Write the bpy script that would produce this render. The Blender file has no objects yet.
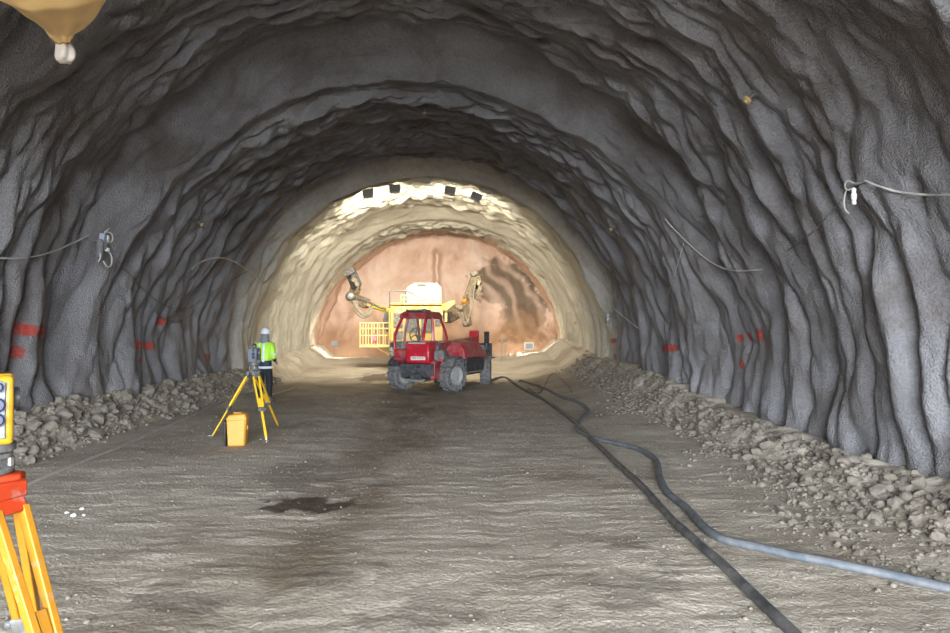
import bpy, bmesh, math, random
import numpy as np
from mathutils import Vector, Matrix, Euler

# ------------------------------------------------------------------ camera
FPX = 690.0
CAM = Vector((0.0, 0.0, 1.75))
YAW = math.atan(43 / FPX)          # camera turned a little to the right of the tunnel axis
PITCH = math.atan(12.5 / FPX)      # and a little upwards
scene = bpy.context.scene
col = scene.collection
cam_data = bpy.data.cameras.new('camera')
cam_data.sensor_width = 36.0
cam_data.lens = FPX / 950 * 36.0
cam_data.clip_end = 300
cam = bpy.data.objects.new('camera', cam_data)
col.objects.link(cam)
cam.location = CAM
cam.rotation_euler = Euler((math.pi / 2 + PITCH, 0, -YAW), 'XYZ')
scene.camera = cam
CAMR = cam.rotation_euler.to_matrix()

# ------------------------------------------------------------------ world: overcast daylight outside the portal
world = bpy.data.worlds.new('world')
scene.world = world
world.use_nodes = True
bg = world.node_tree.nodes['Background']
bg.inputs['Color'].default_value = (0.84, 0.92, 1.0, 1)
bg.inputs['Strength'].default_value = 21.0
PORTAL_Y = -8.0
pd = bpy.data.lights.new('portal_guide', 'AREA')
pd.shape = 'RECTANGLE'; pd.size = 13.0; pd.size_y = 7.6
pd.cycles.is_portal = True
po = bpy.data.objects.new('portal_guide', pd)
col.objects.link(po)
po.location = (-0.55, PORTAL_Y - 0.05, 3.4)
po.rotation_euler = (math.pi / 2, 0, 0)      # faces +Y, into the tunnel

scene.view_settings.view_transform = 'Standard'
scene.view_settings.look = 'None'
scene.view_settings.gamma = 1.0
scene.view_settings.use_curve_mapping = False
scene.view_settings.exposure = 1.25
FLOOD_POWER = 66.0
WORK_POWER = 20.0

R = math.radians
rng = np.random.default_rng(7)
random.seed(7)

# ------------------------------------------------------------------ numpy gradient noise
_perm = rng.permutation(256)
_perm = np.concatenate([_perm, _perm, _perm])
_grad = rng.normal(size=(256, 3)); _grad /= np.linalg.norm(_grad, axis=1)[:, None]

def noise(x, y, z=0.0):
    x, y, z = np.broadcast_arrays(np.asarray(x, float), np.asarray(y, float), np.asarray(z, float))
    xi = np.floor(x).astype(int); yi = np.floor(y).astype(int); zi = np.floor(z).astype(int)
    xf, yf, zf = x - xi, y - yi, z - zi
    f = lambda t: t * t * t * (t * (t * 6 - 15) + 10)
    u, v, w = f(xf), f(yf), f(zf)
    xi &= 255; yi &= 255; zi &= 255
    def g(i, j, k, a, b, c):
        h = _perm[_perm[_perm[(xi + i) & 255] + ((yi + j) & 255)] + ((zi + k) & 255)]
        gr = _grad[h]
        return gr[..., 0] * a + gr[..., 1] * b + gr[..., 2] * c
    def lerp(a, b, t): return a + (b - a) * t
    x00 = lerp(g(0, 0, 0, xf, yf, zf), g(1, 0, 0, xf - 1, yf, zf), u)
    x10 = lerp(g(0, 1, 0, xf, yf - 1, zf), g(1, 1, 0, xf - 1, yf - 1, zf), u)
    x01 = lerp(g(0, 0, 1, xf, yf, zf - 1), g(1, 0, 1, xf - 1, yf, zf - 1), u)
    x11 = lerp(g(0, 1, 1, xf, yf - 1, zf - 1), g(1, 1, 1, xf - 1, yf - 1, zf - 1), u)
    return lerp(lerp(x00, x10, v), lerp(x01, x11, v), w) * 1.5

def fbm(x, y, z=0.0, o=4):
    s = 0; a = 1.0
    for k in range(o):
        s = s + a * noise(x * 2 ** k, y * 2 ** k, z + 7.3 * k); a *= 0.5
    return s

def sstep(a, b, x):
    t = np.clip((np.asarray(x, float) - a) / (b - a), 0, 1)
    return t * t * (3 - 2 * t)

# ------------------------------------------------------------------ pixel rays, used to find where things stand
def ray(x, y):
    return (CAMR @ Vector(((x - 475) / FPX, -(y - 316.5) / FPX, -1.0)))
def at(x, y, d):
    r = ray(x, y); return CAM + r * (d / r.y)
def ground(x, y):
    r = ray(x, y)
    z = 0.0
    for _ in range(12):
        t = (z - CAM.z) / r.z
        p = CAM + r * t
        z = float(floor_base(p.x, p.y))
    return p

# ------------------------------------------------------------------ materials
def nodes_of(name):
    m = bpy.data.materials.new(name); m.use_nodes = True
    nt = m.node_tree
    return m, nt, nt.nodes['Principled BSDF']
def N(nt, t, **kw):
    n = nt.nodes.new(t)
    for k, v in kw.items():
        if k.startswith('_'): setattr(n, k[1:], v)
        else: n.inputs[k.replace('_', ' ')].default_value = v
    return n
def ramp(nt, fac, stops):
    r = nt.nodes.new('ShaderNodeValToRGB')
    els = r.color_ramp.elements
    while len(els) < len(stops): els.new(0.5)
    for e, (p, c) in zip(els, stops):
        e.position = p; e.color = (*c, 1) if len(c) == 3 else c
    nt.links.new(fac, r.inputs[0])
    return r
def mix(nt, fac, a, b):
    m = nt.nodes.new('ShaderNodeMix'); m.data_type = 'RGBA'
    for inp, v in ((m.inputs[0], fac), (m.inputs[6], a), (m.inputs[7], b)):
        if hasattr(v, 'is_linked') or isinstance(v, bpy.types.NodeSocket): nt.links.new(v, inp)
        elif isinstance(v, (int, float)): inp.default_value = v
        else: inp.default_value = (*v, 1)
    return m.outputs[2]
def bump(nt, bsdf, height, strength=0.3, dist=0.02):
    b = N(nt, 'ShaderNodeBump', Strength=strength, Distance=dist)
    nt.links.new(height, b.inputs['Height']); nt.links.new(b.outputs[0], bsdf.inputs['Normal'])
    return b

MATS = {}
def mat(name, c, rough=0.5, metal=0.0, dust=0.0, dustc=(0.36, 0.33, 0.29), scale=6.0, var=0.12, bmp=0.0, coat=0.0):
    if name in MATS: return MATS[name]
    m, nt, b = nodes_of(name)
    tc = N(nt, 'ShaderNodeTexCoord')
    n1 = N(nt, 'ShaderNodeTexNoise', Scale=scale, Detail=6.0, Roughness=0.6)
    nt.links.new(tc.outputs['Object'], n1.inputs['Vector'])
    d = [max(0, x * (1 - var)) for x in c]; l = [min(1, x * (1 + var)) for x in c]
    base = ramp(nt, n1.outputs[0], [(0.3, d), (0.7, l)]).outputs[0]
    if dust > 0:
        n2 = N(nt, 'ShaderNodeTexNoise', Scale=scale * 1.7, Detail=8.0, Roughness=0.65)
        nt.links.new(tc.outputs['Object'], n2.inputs['Vector'])
        f = ramp(nt, n2.outputs[0], [(max(0.02, 0.62 - dust * 0.5), (0, 0, 0)), (min(0.98, 0.9 - dust * 0.35), (1, 1, 1))])
        base = mix(nt, f.outputs[0], base, dustc)
    nt.links.new(base, b.inputs['Base Color'])
    b.inputs['Roughness'].default_value = rough
    b.inputs['Metallic'].default_value = metal
    if coat: b.inputs['Coat Weight'].default_value = coat
    if bmp:
        bump(nt, b, n1.outputs[0], bmp, 0.01)
    MATS[name] = m
    return m
def glass_mat():
    m, nt, b = nodes_of('dusty cab glass')
    b.inputs['Base Color'].default_value = (0.42, 0.42, 0.38, 1)
    b.inputs['Roughness'].default_value = 0.15
    b.inputs['Alpha'].default_value = 0.14
    return m
def emit_mat(name, c, s):
    m, nt, b = nodes_of(name)
    b.inputs['Base Color'].default_value = (*c, 1)
    b.inputs['Emission Color'].default_value = (*c, 1)
    b.inputs['Emission Strength'].default_value = s
    return m

def lining_material():
    m, nt, b = nodes_of('sprayed concrete lining')
    tc = N(nt, 'ShaderNodeTexCoord'); P = tc.outputs['Object']
    sep = N(nt, 'ShaderNodeSeparateXYZ'); nt.links.new(P, sep.inputs[0])
    big = N(nt, 'ShaderNodeTexNoise', Scale=0.55, Detail=5.0, Roughness=0.6); nt.links.new(P, big.inputs['Vector'])
    mid = N(nt, 'ShaderNodeTexNoise', Scale=5.0, Detail=6.0, Roughness=0.65); nt.links.new(P, mid.inputs['Vector'])
    fine = N(nt, 'ShaderNodeTexNoise', Scale=26.0, Detail=5.0, Roughness=0.7); nt.links.new(P, fine.inputs['Vector'])
    grit = N(nt, 'ShaderNodeTexVoronoi', Scale=48.0); nt.links.new(P, grit.inputs['Vector'])
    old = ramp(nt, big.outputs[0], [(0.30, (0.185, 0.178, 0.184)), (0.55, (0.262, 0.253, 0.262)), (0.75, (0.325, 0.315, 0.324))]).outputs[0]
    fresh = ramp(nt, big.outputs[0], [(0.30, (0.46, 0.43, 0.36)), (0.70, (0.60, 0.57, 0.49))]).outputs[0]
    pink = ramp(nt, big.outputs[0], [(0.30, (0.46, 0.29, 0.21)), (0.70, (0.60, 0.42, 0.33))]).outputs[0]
    # fresh concrete starts where the newest rings begin, with a ragged edge
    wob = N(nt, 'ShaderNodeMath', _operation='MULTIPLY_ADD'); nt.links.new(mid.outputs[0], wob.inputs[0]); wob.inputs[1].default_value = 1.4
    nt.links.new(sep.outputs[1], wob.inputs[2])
    stn = N(nt, 'ShaderNodeTexNoise', Scale=0.9, Detail=7.0, Roughness=0.65, Distortion=0.4); nt.links.new(P, stn.inputs['Vector'])
    sf_ = ramp(nt, stn.outputs[0], [(0.46, (0, 0, 0)), (0.72, (0.75, 0.75, 0.75))])
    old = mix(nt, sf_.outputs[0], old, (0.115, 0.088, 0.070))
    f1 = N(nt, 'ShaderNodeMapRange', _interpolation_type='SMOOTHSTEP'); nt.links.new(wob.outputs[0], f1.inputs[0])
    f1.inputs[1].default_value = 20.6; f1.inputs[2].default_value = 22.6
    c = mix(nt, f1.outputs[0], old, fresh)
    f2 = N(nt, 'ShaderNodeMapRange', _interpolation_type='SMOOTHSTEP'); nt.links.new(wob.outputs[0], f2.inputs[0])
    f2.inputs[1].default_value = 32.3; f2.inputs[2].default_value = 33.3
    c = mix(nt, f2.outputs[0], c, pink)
    sp = ramp(nt, fine.outputs[0], [(0.32, (0.62, 0.60, 0.58)), (0.55, (1, 1, 1)), (0.78, (1.25, 1.25, 1.25))]).outputs[0]
    mm = nt.nodes.new('ShaderNodeMix'); mm.data_type = 'RGBA'; mm.blend_type = 'MULTIPLY'; mm.inputs[0].default_value = 0.6
    nt.links.new(c, mm.inputs[6]); nt.links.new(sp, mm.inputs[7])
    nt.links.new(mm.outputs[2], b.inputs['Base Color'])
    b.inputs['Roughness'].default_value = 0.62
    b.inputs['Specular IOR Level'].default_value = 0.4
    h = N(nt, 'ShaderNodeMath', _operation='ADD'); nt.links.new(fine.outputs[0], h.inputs[0])
    g2 = N(nt, 'ShaderNodeMath', _operation='MULTIPLY'); nt.links.new(grit.outputs['Distance'], g2.inputs[0]); g2.inputs[1].default_value = -0.5
    nt.links.new(g2.outputs[0], h.inputs[1])
    bump(nt, b, h.outputs[0], 0.95, 0.030)
    return m

def face_material():
    m, nt, b = nodes_of('pink rock face')
    tc = N(nt, 'ShaderNodeTexCoord'); P = tc.outputs['Object']
    big = N(nt, 'ShaderNodeTexNoise', Scale=0.6, Detail=6.0, Roughness=0.6, Distortion=0.6); nt.links.new(P, big.inputs['Vector'])
    fine = N(nt, 'ShaderNodeTexNoise', Scale=9.0, Detail=6.0, Roughness=0.7); nt.links.new(P, fine.inputs['Vector'])
    pink = ramp(nt, big.outputs[0], [(0.28, (0.46, 0.29, 0.215)), (0.5, (0.62, 0.45, 0.37)), (0.72, (0.70, 0.57, 0.50))]).outputs[0]
    at1 = N(nt, 'ShaderNodeAttribute', _attribute_name='clay')
    at2 = N(nt, 'ShaderNodeAttribute', _attribute_name='earth')
    c = mix(nt, at1.outputs['Fac'], pink, (0.145, 0.105, 0.072))
    c = mix(nt, at2.outputs['Fac'], c, (0.30, 0.165, 0.085))
    nt.links.new(c, b.inputs['Base Color'])
    b.inputs['Roughness'].default_value = 0.8
    bump(nt, b, fine.outputs[0], 0.5, 0.04)
    return m

def floor_material():
    m, nt, b = nodes_of('trodden tunnel floor')
    tc = N(nt, 'ShaderNodeTexCoord'); P = tc.outputs['Object']
    sep = N(nt, 'ShaderNodeSeparateXYZ'); nt.links.new(P, sep.inputs[0])
    mp = N(nt, 'ShaderNodeMapping'); mp.inputs['Scale'].default_value = (0.45, 1.6, 1); nt.links.new(P, mp.inputs[0])
    big = N(nt, 'ShaderNodeTexNoise', Scale=0.8, Detail=6.0, Roughness=0.62); nt.links.new(P, big.inputs['Vector'])
    strk = N(nt, 'ShaderNodeTexNoise', Scale=4.0, Detail=6.0, Roughness=0.65); nt.links.new(mp.outputs[0], strk.inputs['Vector'])
    fine = N(nt, 'ShaderNodeTexNoise', Scale=34.0, Detail=6.0, Roughness=0.75); nt.links.new(P, fine.inputs['Vector'])
    peb = N(nt, 'ShaderNodeTexVoronoi', Scale=30.0); nt.links.new(P, peb.inputs['Vector'])
    c = ramp(nt, big.outputs[0], [(0.25, (0.330, 0.280, 0.220)), (0.5, (0.455, 0.398, 0.325)), (0.72, (0.545, 0.485, 0.405))]).outputs[0]
    s2 = ramp(nt, strk.outputs[0], [(0.30, (0.60, 0.57, 0.53)), (0.52, (1, 1, 1)), (0.72, (1.22, 1.22, 1.22))]).outputs[0]
    mm = nt.nodes.new('ShaderNodeMix'); mm.data_type = 'RGBA'; mm.blend_type = 'MULTIPLY'; mm.inputs[0].default_value = 0.45
    nt.links.new(c, mm.inputs[6]); nt.links.new(s2, mm.inputs[7])
    c = mm.outputs[2]
    sp = ramp(nt, fine.outputs[0], [(0.30, (0.6, 0.58, 0.55)), (0.52, (1, 1, 1)), (0.74, (1.3, 1.3, 1.3))]).outputs[0]
    m2 = nt.nodes.new('ShaderNodeMix'); m2.data_type = 'RGBA'; m2.blend_type = 'MULTIPLY'; m2.inputs[0].default_value = 0.7
    nt.links.new(c, m2.inputs[6]); nt.links.new(sp, m2.inputs[7]); c = m2.outputs[2]
    br = N(nt, 'ShaderNodeAttribute', _attribute_name='brown')
    c = mix(nt, br.outputs['Fac'], c, (0.160, 0.112, 0.070))
    pa = N(nt, 'ShaderNodeAttribute', _attribute_name='pale')
    c = mix(nt, pa.outputs['Fac'], c, (0.50, 0.455, 0.385))
    wt = N(nt, 'ShaderNodeAttribute', _attribute_name='wet')
    c = mix(nt, wt.outputs['Fac'], c, (0.022, 0.019, 0.018))
    nt.links.new(c, b.inputs['Base Color'])
    rr = N(nt, 'ShaderNodeMapRange'); nt.links.new(wt.outputs['Fac'], rr.inputs[0]); rr.inputs[3].default_value = 0.85; rr.inputs[4].default_value = 0.35
    nt.links.new(rr.outputs[0], b.inputs['Roughness'])
    b.inputs['Specular IOR Level'].default_value = 0.3
    h = N(nt, 'ShaderNodeMath', _operation='MULTIPLY_ADD'); nt.links.new(strk.outputs[0], h.inputs[0]); h.inputs[1].default_value = 0.7
    nt.links.new(fine.outputs[0], h.inputs[2])
    h2 = N(nt, 'ShaderNodeMath', _operation='MULTIPLY_ADD'); nt.links.new(peb.outputs['Distance'], h2.inputs[0]); h2.inputs[1].default_value = -0.7
    nt.links.new(h.outputs[0], h2.inputs[2])
    bump(nt, b, h2.outputs[0], 0.6, 0.02)
    return m

def paint_material():
    m, nt, b = nodes_of('red spray paint')
    tc = N(nt, 'ShaderNodeTexCoord')
    n = N(nt, 'ShaderNodeTexNoise', Scale=14.0, Detail=6.0, Roughness=0.7); nt.links.new(tc.outputs['Object'], n.inputs['Vector'])
    a = N(nt, 'ShaderNodeAttribute', _attribute_name='spray')
    s = N(nt, 'ShaderNodeMath', _operation='ADD'); nt.links.new(n.outputs[0], s.inputs[0]); nt.links.new(a.outputs['Fac'], s.inputs[1])
    f = N(nt, 'ShaderNodeMapRange', _interpolation_type='SMOOTHSTEP'); nt.links.new(s.outputs[0], f.inputs[0])
    f.inputs[1].default_value = 0.75; f.inputs[2].default_value = 1.7; f.inputs[4].default_value = 0.62
    nt.links.new(f.outputs[0], b.inputs['Alpha'])
    b.inputs['Base Color'].default_value = (0.56, 0.050, 0.028, 1)
    b.inputs['Roughness'].default_value = 0.7
    return m

# ------------------------------------------------------------------ object helpers
def tag(o, label=None, cat=None, group=None, kind=None):
    if label: o['label'] = label
    if cat: o['category'] = cat
    if group: o['group'] = group
    if kind: o['kind'] = kind
    return o
def empty(name, loc, rz=0.0):
    o = bpy.data.objects.new(name, None); col.objects.link(o)
    o.location = loc; o.rotation_euler = (0, 0, rz); o.empty_display_size = 0.2
    return o
def thing(name, loc, rz, label, cat, group=None):
    return tag(empty(name, loc, rz), label, cat, group)

class MB:
    """collects shapes into one mesh"""
    def __init__(self): self.v = []; self.f = []
    def add(self, vs, fs):
        o = len(self.v); self.v += [tuple(p) for p in vs]; self.f += [tuple(i + o for i in f) for f in fs]; return self
    def box(self, c, s, rot=None):
        M = Euler(rot).to_matrix() if rot else Matrix.Identity(3)
        c = Vector(c); vs = []
        for x in (-.5, .5):
            for y in (-.5, .5):
                for z in (-.5, .5): vs.append(c + M @ Vector((x * s[0], y * s[1], z * s[2])))
        return self.add(vs, [(0, 1, 3, 2), (4, 6, 7, 5), (0, 4, 5, 1), (2, 3, 7, 6), (0, 2, 6, 4), (1, 5, 7, 3)])
    def bar(self, a, b, w, h, up=(0, 0, 1)):
        a, b = Vector(a), Vector(b); d = (b - a).normalized(); u = Vector(up)
        if abs(d.dot(u)) > 0.98: u = Vector((0, 1, 0))
        s = d.cross(u).normalized(); t = s.cross(d)
        vs = []
        for p in (a, b):
            for i, j in ((-1, -1), (1, -1), (1, 1), (-1, 1)): vs.append(p + s * i * w / 2 + t * j * h / 2)
        return self.add(vs, [(3, 2, 1, 0), (4, 5, 6, 7), (0, 1, 5, 4), (1, 2, 6, 5), (2, 3, 7, 6), (3, 0, 4, 7)])
    def cyl(self, a, b, r0, r1=None, n=12):
        return self.tube([a, b], [r0, r0 if r1 is None else r1], n)
    def tube(self, pts, r, n=8, flat=1.0, closed=False):
        pts = [Vector(p) for p in pts]; m = len(pts)
        rs = r if isinstance(r, (list, tuple)) else [r] * m
        vs = []; prev = None
        for i, p in enumerate(pts):
            if closed: d = pts[(i + 1) % m] - pts[i - 1]
            else: d = pts[min(i + 1, m - 1)] - pts[max(i - 1, 0)]
            d.normalize()
            if prev is None:
                u = Vector((0, 0, 1)) if abs(d.z) < 0.9 else Vector((1, 0, 0))
            else: u = prev
            s = d.cross(u).normalized(); u = s.cross(d).normalized(); prev = u
            for k in range(n):
                a = 2 * math.pi * k / n
                vs.append(p + s * math.cos(a) * rs[i] + u * math.sin(a) * rs[i] * flat)
        fs = []
        for i in range(m if closed else m - 1):
            j = (i + 1) % m
            for k in range(n): fs.append((i * n + k, i * n + (k + 1) % n, j * n + (k + 1) % n, j * n + k))
        if not closed: fs.append(tuple(range(n - 1, -1, -1))); fs.append(tuple((m - 1) * n + k for k in range(n)))
        return self.add(vs, fs)
    def lathe(self, prof, o=(0, 0, 0), axis=(0, 0, 1), n=24, cap=True):
        """prof: (radius, height) pairs"""
        ax = Vector(axis).normalized(); u = Vector((1, 0, 0)) if abs(ax.x) < 0.9 else Vector((0, 1, 0))
        s = ax.cross(u).normalized(); t = ax.cross(s); o = Vector(o); vs = []; m = len(prof)
        for r, h in prof:
            for k in range(n):
                a = 2 * math.pi * k / n
                vs.append(o + ax * h + (s * math.cos(a) + t * math.sin(a)) * max(r, 1e-4))
        fs = []
        for i in range(m - 1):
            for k in range(n): fs.append((i * n + k, i * n + (k + 1) % n, (i + 1) * n + (k + 1) % n, (i + 1) * n + k))
        if cap: fs.append(tuple(range(n - 1, -1, -1))); fs.append(tuple((m - 1) * n + k for k in range(n)))
        return self.add(vs, fs)
    def prism(self, poly, axis, a, b):
        """poly of 2-D points extruded along axis 'x' (points y,z), 'y' (x,z) or 'z' (x,y)"""
        n = len(poly); vs = []
        for t in (a, b):
            for p, q in poly:
                vs.append({'x': (t, p, q), 'y': (p, t, q), 'z': (p, q, t)}[axis])
        fs = [tuple(range(n)), tuple(range(2 * n - 1, n - 1, -1))]
        for i in range(n): fs.append((i, i + n, (i + 1) % n + n, (i + 1) % n))
        return self.add(vs, fs)
    def mesh(self, name, m, smooth=35):
        me = bpy.data.meshes.new(name); me.from_pydata(self.v, [], self.f)
        bm = bmesh.new(); bm.from_mesh(me); bmesh.ops.recalc_face_normals(bm, faces=bm.faces); bm.to_mesh(me); bm.free()
        if smooth:
            me.shade_smooth(); me.set_sharp_from_angle(angle=R(smooth))
        me.materials.append(m)
        return me
    def build(self, name, m, parent=None, bevel=0.0, smooth=35, seg=2):
        o = bpy.data.objects.new(name, self.mesh(name, m, smooth)); col.objects.link(o)
        if parent: o.parent = parent
        if bevel:
            b = o.modifiers.new('bevel', 'BEVEL'); b.width = bevel; b.segments = seg; b.limit_method = 'ANGLE'; b.angle_limit = R(40)
        return o
def spline(pts, per=8, closed=False):
    P = [Vector(p) for p in pts]; out = []; n = len(P)
    for i in range(n if closed else n - 1):
        if closed: a, b, c, d = P[i - 1], P[i], P[(i + 1) % n], P[(i + 2) % n]
        else: a, b, c, d = P[max(i - 1, 0)], P[i], P[i + 1], P[min(i + 2, n - 1)]
        for k in range(per):
            t = k / per
            out.append(0.5 * ((2 * b) + (c - a) * t + (2 * a - 5 * b + 4 * c - d) * t * t + (3 * b - a - 3 * c + d) * t ** 3))
    if not closed: out.append(P[-1])
    return out
def grid_object(name, X, Y, Z, m, attrs=None, flip=False):
    r, c = X.shape
    me = bpy.data.meshes.new(name)
    co = np.stack([X, Y, Z], -1).reshape(-1, 3)
    idx = np.arange(r * c).reshape(r, c)
    q = np.stack([idx[:-1, :-1], idx[:-1, 1:], idx[1:, 1:], idx[1:, :-1]], -1).reshape(-1, 4)
    if flip: q = q[:, ::-1]
    me.vertices.add(len(co)); me.vertices.foreach_set('co', co.astype(np.float32).ravel())
    me.loops.add(q.size); me.loops.foreach_set('vertex_index', q.astype(np.int32).ravel())
    me.polygons.add(len(q)); me.polygons.foreach_set('loop_start', (np.arange(len(q)) * 4).astype(np.int32))
    me.update(calc_edges=True)
    me.shade_smooth()
    for k, v in (attrs or {}).items():
        a = me.attributes.new(k, 'FLOAT', 'POINT'); a.data.foreach_set('value', np.asarray(v, np.float32).ravel())
    me.materials.append(m)
    o = bpy.data.objects.new(name, me); col.objects.link(o)
    return o

# ------------------------------------------------------------------ tunnel shape
RAD, ZC, ZB = 5.7, 0.65, -0.5
ARC = math.pi * RAD
STOT = ARC + 2 * (ZC - ZB)
FACE_Y = 34.0
def axis_x(y):
    y = np.maximum(np.asarray(y, float), 0); return -0.55 + 1.0 * (y / 34) ** 2
# the pipe-roof steps: radius grows towards each step, then comes back in at the lip
KY = [-20, -6.0, -3.9, -3.2, 2.6, 4.5, 5.3, 12.05, 13.0, 13.6, 20.65, 21.3, 21.7, 28.3, 29.4, 29.8, 34.5]
KR = [0.2, 0.2, 0.2, 0.2, 0.22, 0.24, 0.26, 0.82, 0.0, 0.22, 0.66, 0.0, 0.30, 0.55, 0.0, 0.12, 0.22]
SMOOTH = [(11.7, 13.0), (20.2, 21.3), (28.0, 29.4)]
def lining(s, y, disp=True):
    s = np.asarray(s, float); y = np.asarray(y, float)
    side = ZC - ZB
    th = np.clip((s - side) / RAD, 0, math.pi)            # 0 left springing, pi right springing
    nx, nz = -np.cos(th), np.sin(th)
    zoff = np.where(s < side, s - side, np.where(s > side + ARC, side + ARC - s, 0.0))
    w = 0.25 + 0.75 * np.clip(np.sin(th), 0, 1) ** 0.8
    yw = y + 0.16 * noise(s * 0.35, y * 0.1, 3.1)
    dr = np.interp(yw, KY, KR)
    rr = RAD + dr * w
    if disp:
        band = np.zeros_like(rr)
        for a, b in SMOOTH: band = np.maximum(band, sstep(a - 0.1, a + 0.35, yw) * (1 - sstep(b + 0.3, b + 0.8, yw)))
        top = np.clip(np.sin(th), 0, 1) ** 2
        amp = 1.12 * (1 - 0.78 * band * (0.35 + 0.65 * top)) * np.where(y > 22, 0.80, 1.0)
        lean = y + 0.10 * (s - STOT / 2) * 0.0
        w1 = lean + 0.55 * noise(s * 0.30, y * 0.35, 1.7) + 0.16 * noise(s * 1.1, y * 0.8, 5.2)
        fs = 0.16 + 0.0 * top
        f1 = np.abs(noise(s * 0.17, w1 * 0.62, 11.3))
        f2 = np.abs(noise(s * 0.38, w1 * 1.45, 21.9))
        sf = lambda n: np.sqrt(n * n + 0.012) - 0.05
        f3 = sf(noise(s * 0.95, w1 * 3.1 + 0.15 * s, 41.9))
        f4 = np.abs(noise(s * 1.5, w1 * 3.6, 61.2))
        lump = noise(s * 0.8, y * 0.8, 77.0)
        side_w = 1 - 0.35 * top
        f5 = np.abs(noise(s * 2.4 + .4 * noise(s * 2, y * 2, 3), w1 * 6.5, 91.2))
        d = 0.36 * f1 ** 0.85 + 0.32 * f2 ** 0.8 * side_w + 0.15 * f3 * (0.6 + 1.1 * top) + (0.04 + 0.17 * top) * f4 ** 0.85 + (0.012 + 0.10 * top) * f5 + 0.03 * top * noise(s * 4.2, y * 6.0, 25.0) + 0.06 * lump + 0.045 * noise(s * 2.0, y * 2.9, 53.0)
        d = d * amp + 0.016 * noise(s * 4.5, y * 5.5, 15.0) + 0.007 * noise(s * 11, y * 13, 35.0)
        rr = rr + 0.17 - d
        y = y - 0.75 * (d - 0.15) * top * (1 - band) * (y > 0) * (y < 33)
    x = axis_x(yw) + nx * rr
    z = ZC + nz * rr + zoff
    return x, y + 0 * x, z

def wallhit(px, py):
    """where a pixel's ray meets the lining: returns (s, y)"""
    r = ray(px, py).normalized(); t = np.arange(2.0, 40, 0.015)
    X, Y, Z = CAM.x + r.x * t, CAM.y + r.y * t, CAM.z + r.z * t
    dx = X - axis_x(Y); dz = Z - ZC
    th = np.arctan2(np.maximum(dz, 0), -dx)
    s = np.where(dz >= 0, (ZC - ZB) + th * RAD, np.where(dx < 0, (ZC - ZB) + dz, (ZC - ZB) + ARC - dz))
    lx, ly, lz = lining(s, Y)
    lr = np.hypot(lx - axis_x(Y), np.maximum(lz - ZC, 0)); rad = np.hypot(dx, np.maximum(dz, 0))
    i = int(np.argmax(rad > lr))
    return float(s[i]), float(Y[i])
def wall_point(s, y, off=0.0):
    x, yy, z = lining(np.array([s, s + .03, s]), np.array([y, y, y + .03]))
    p = Vector((x[0], yy[0], z[0]))
    cx = float(axis_x(y)); n = Vector((cx - p.x, 0, (ZC - p.z) if p.z > ZC else 0)).normalized()
    return p + n * off
def wall_frame(s, y, off=0.0):
    p = wall_point(s, y, off); cx = float(axis_x(y))
    n = Vector((cx - p.x, 0, (ZC - p.z) if p.z > ZC else 0)).normalized()
    return p, n

# ------------------------------------------------------------------ lining: two walls and the vault
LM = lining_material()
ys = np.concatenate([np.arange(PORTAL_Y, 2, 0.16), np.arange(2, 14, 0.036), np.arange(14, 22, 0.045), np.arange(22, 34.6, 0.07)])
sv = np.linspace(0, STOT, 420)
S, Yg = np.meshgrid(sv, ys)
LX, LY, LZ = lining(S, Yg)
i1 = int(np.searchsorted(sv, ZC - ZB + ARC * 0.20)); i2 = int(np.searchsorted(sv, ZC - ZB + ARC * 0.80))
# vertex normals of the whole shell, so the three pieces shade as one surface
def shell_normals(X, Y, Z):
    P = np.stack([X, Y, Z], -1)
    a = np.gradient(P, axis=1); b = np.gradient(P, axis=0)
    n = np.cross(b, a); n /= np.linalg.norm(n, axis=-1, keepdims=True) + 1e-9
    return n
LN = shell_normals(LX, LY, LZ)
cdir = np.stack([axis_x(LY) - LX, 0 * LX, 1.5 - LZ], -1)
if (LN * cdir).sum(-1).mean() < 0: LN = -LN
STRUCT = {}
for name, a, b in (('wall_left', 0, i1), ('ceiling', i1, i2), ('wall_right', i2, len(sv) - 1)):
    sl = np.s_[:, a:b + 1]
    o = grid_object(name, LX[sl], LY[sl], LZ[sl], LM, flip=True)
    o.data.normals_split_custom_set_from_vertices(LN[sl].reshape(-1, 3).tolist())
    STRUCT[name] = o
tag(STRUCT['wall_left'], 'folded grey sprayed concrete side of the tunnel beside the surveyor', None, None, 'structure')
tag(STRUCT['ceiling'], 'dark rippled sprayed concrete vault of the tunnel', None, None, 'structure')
tag(STRUCT['wall_right'], 'folded grey sprayed concrete side of the tunnel beside the hoses', None, None, 'structure')

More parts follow.
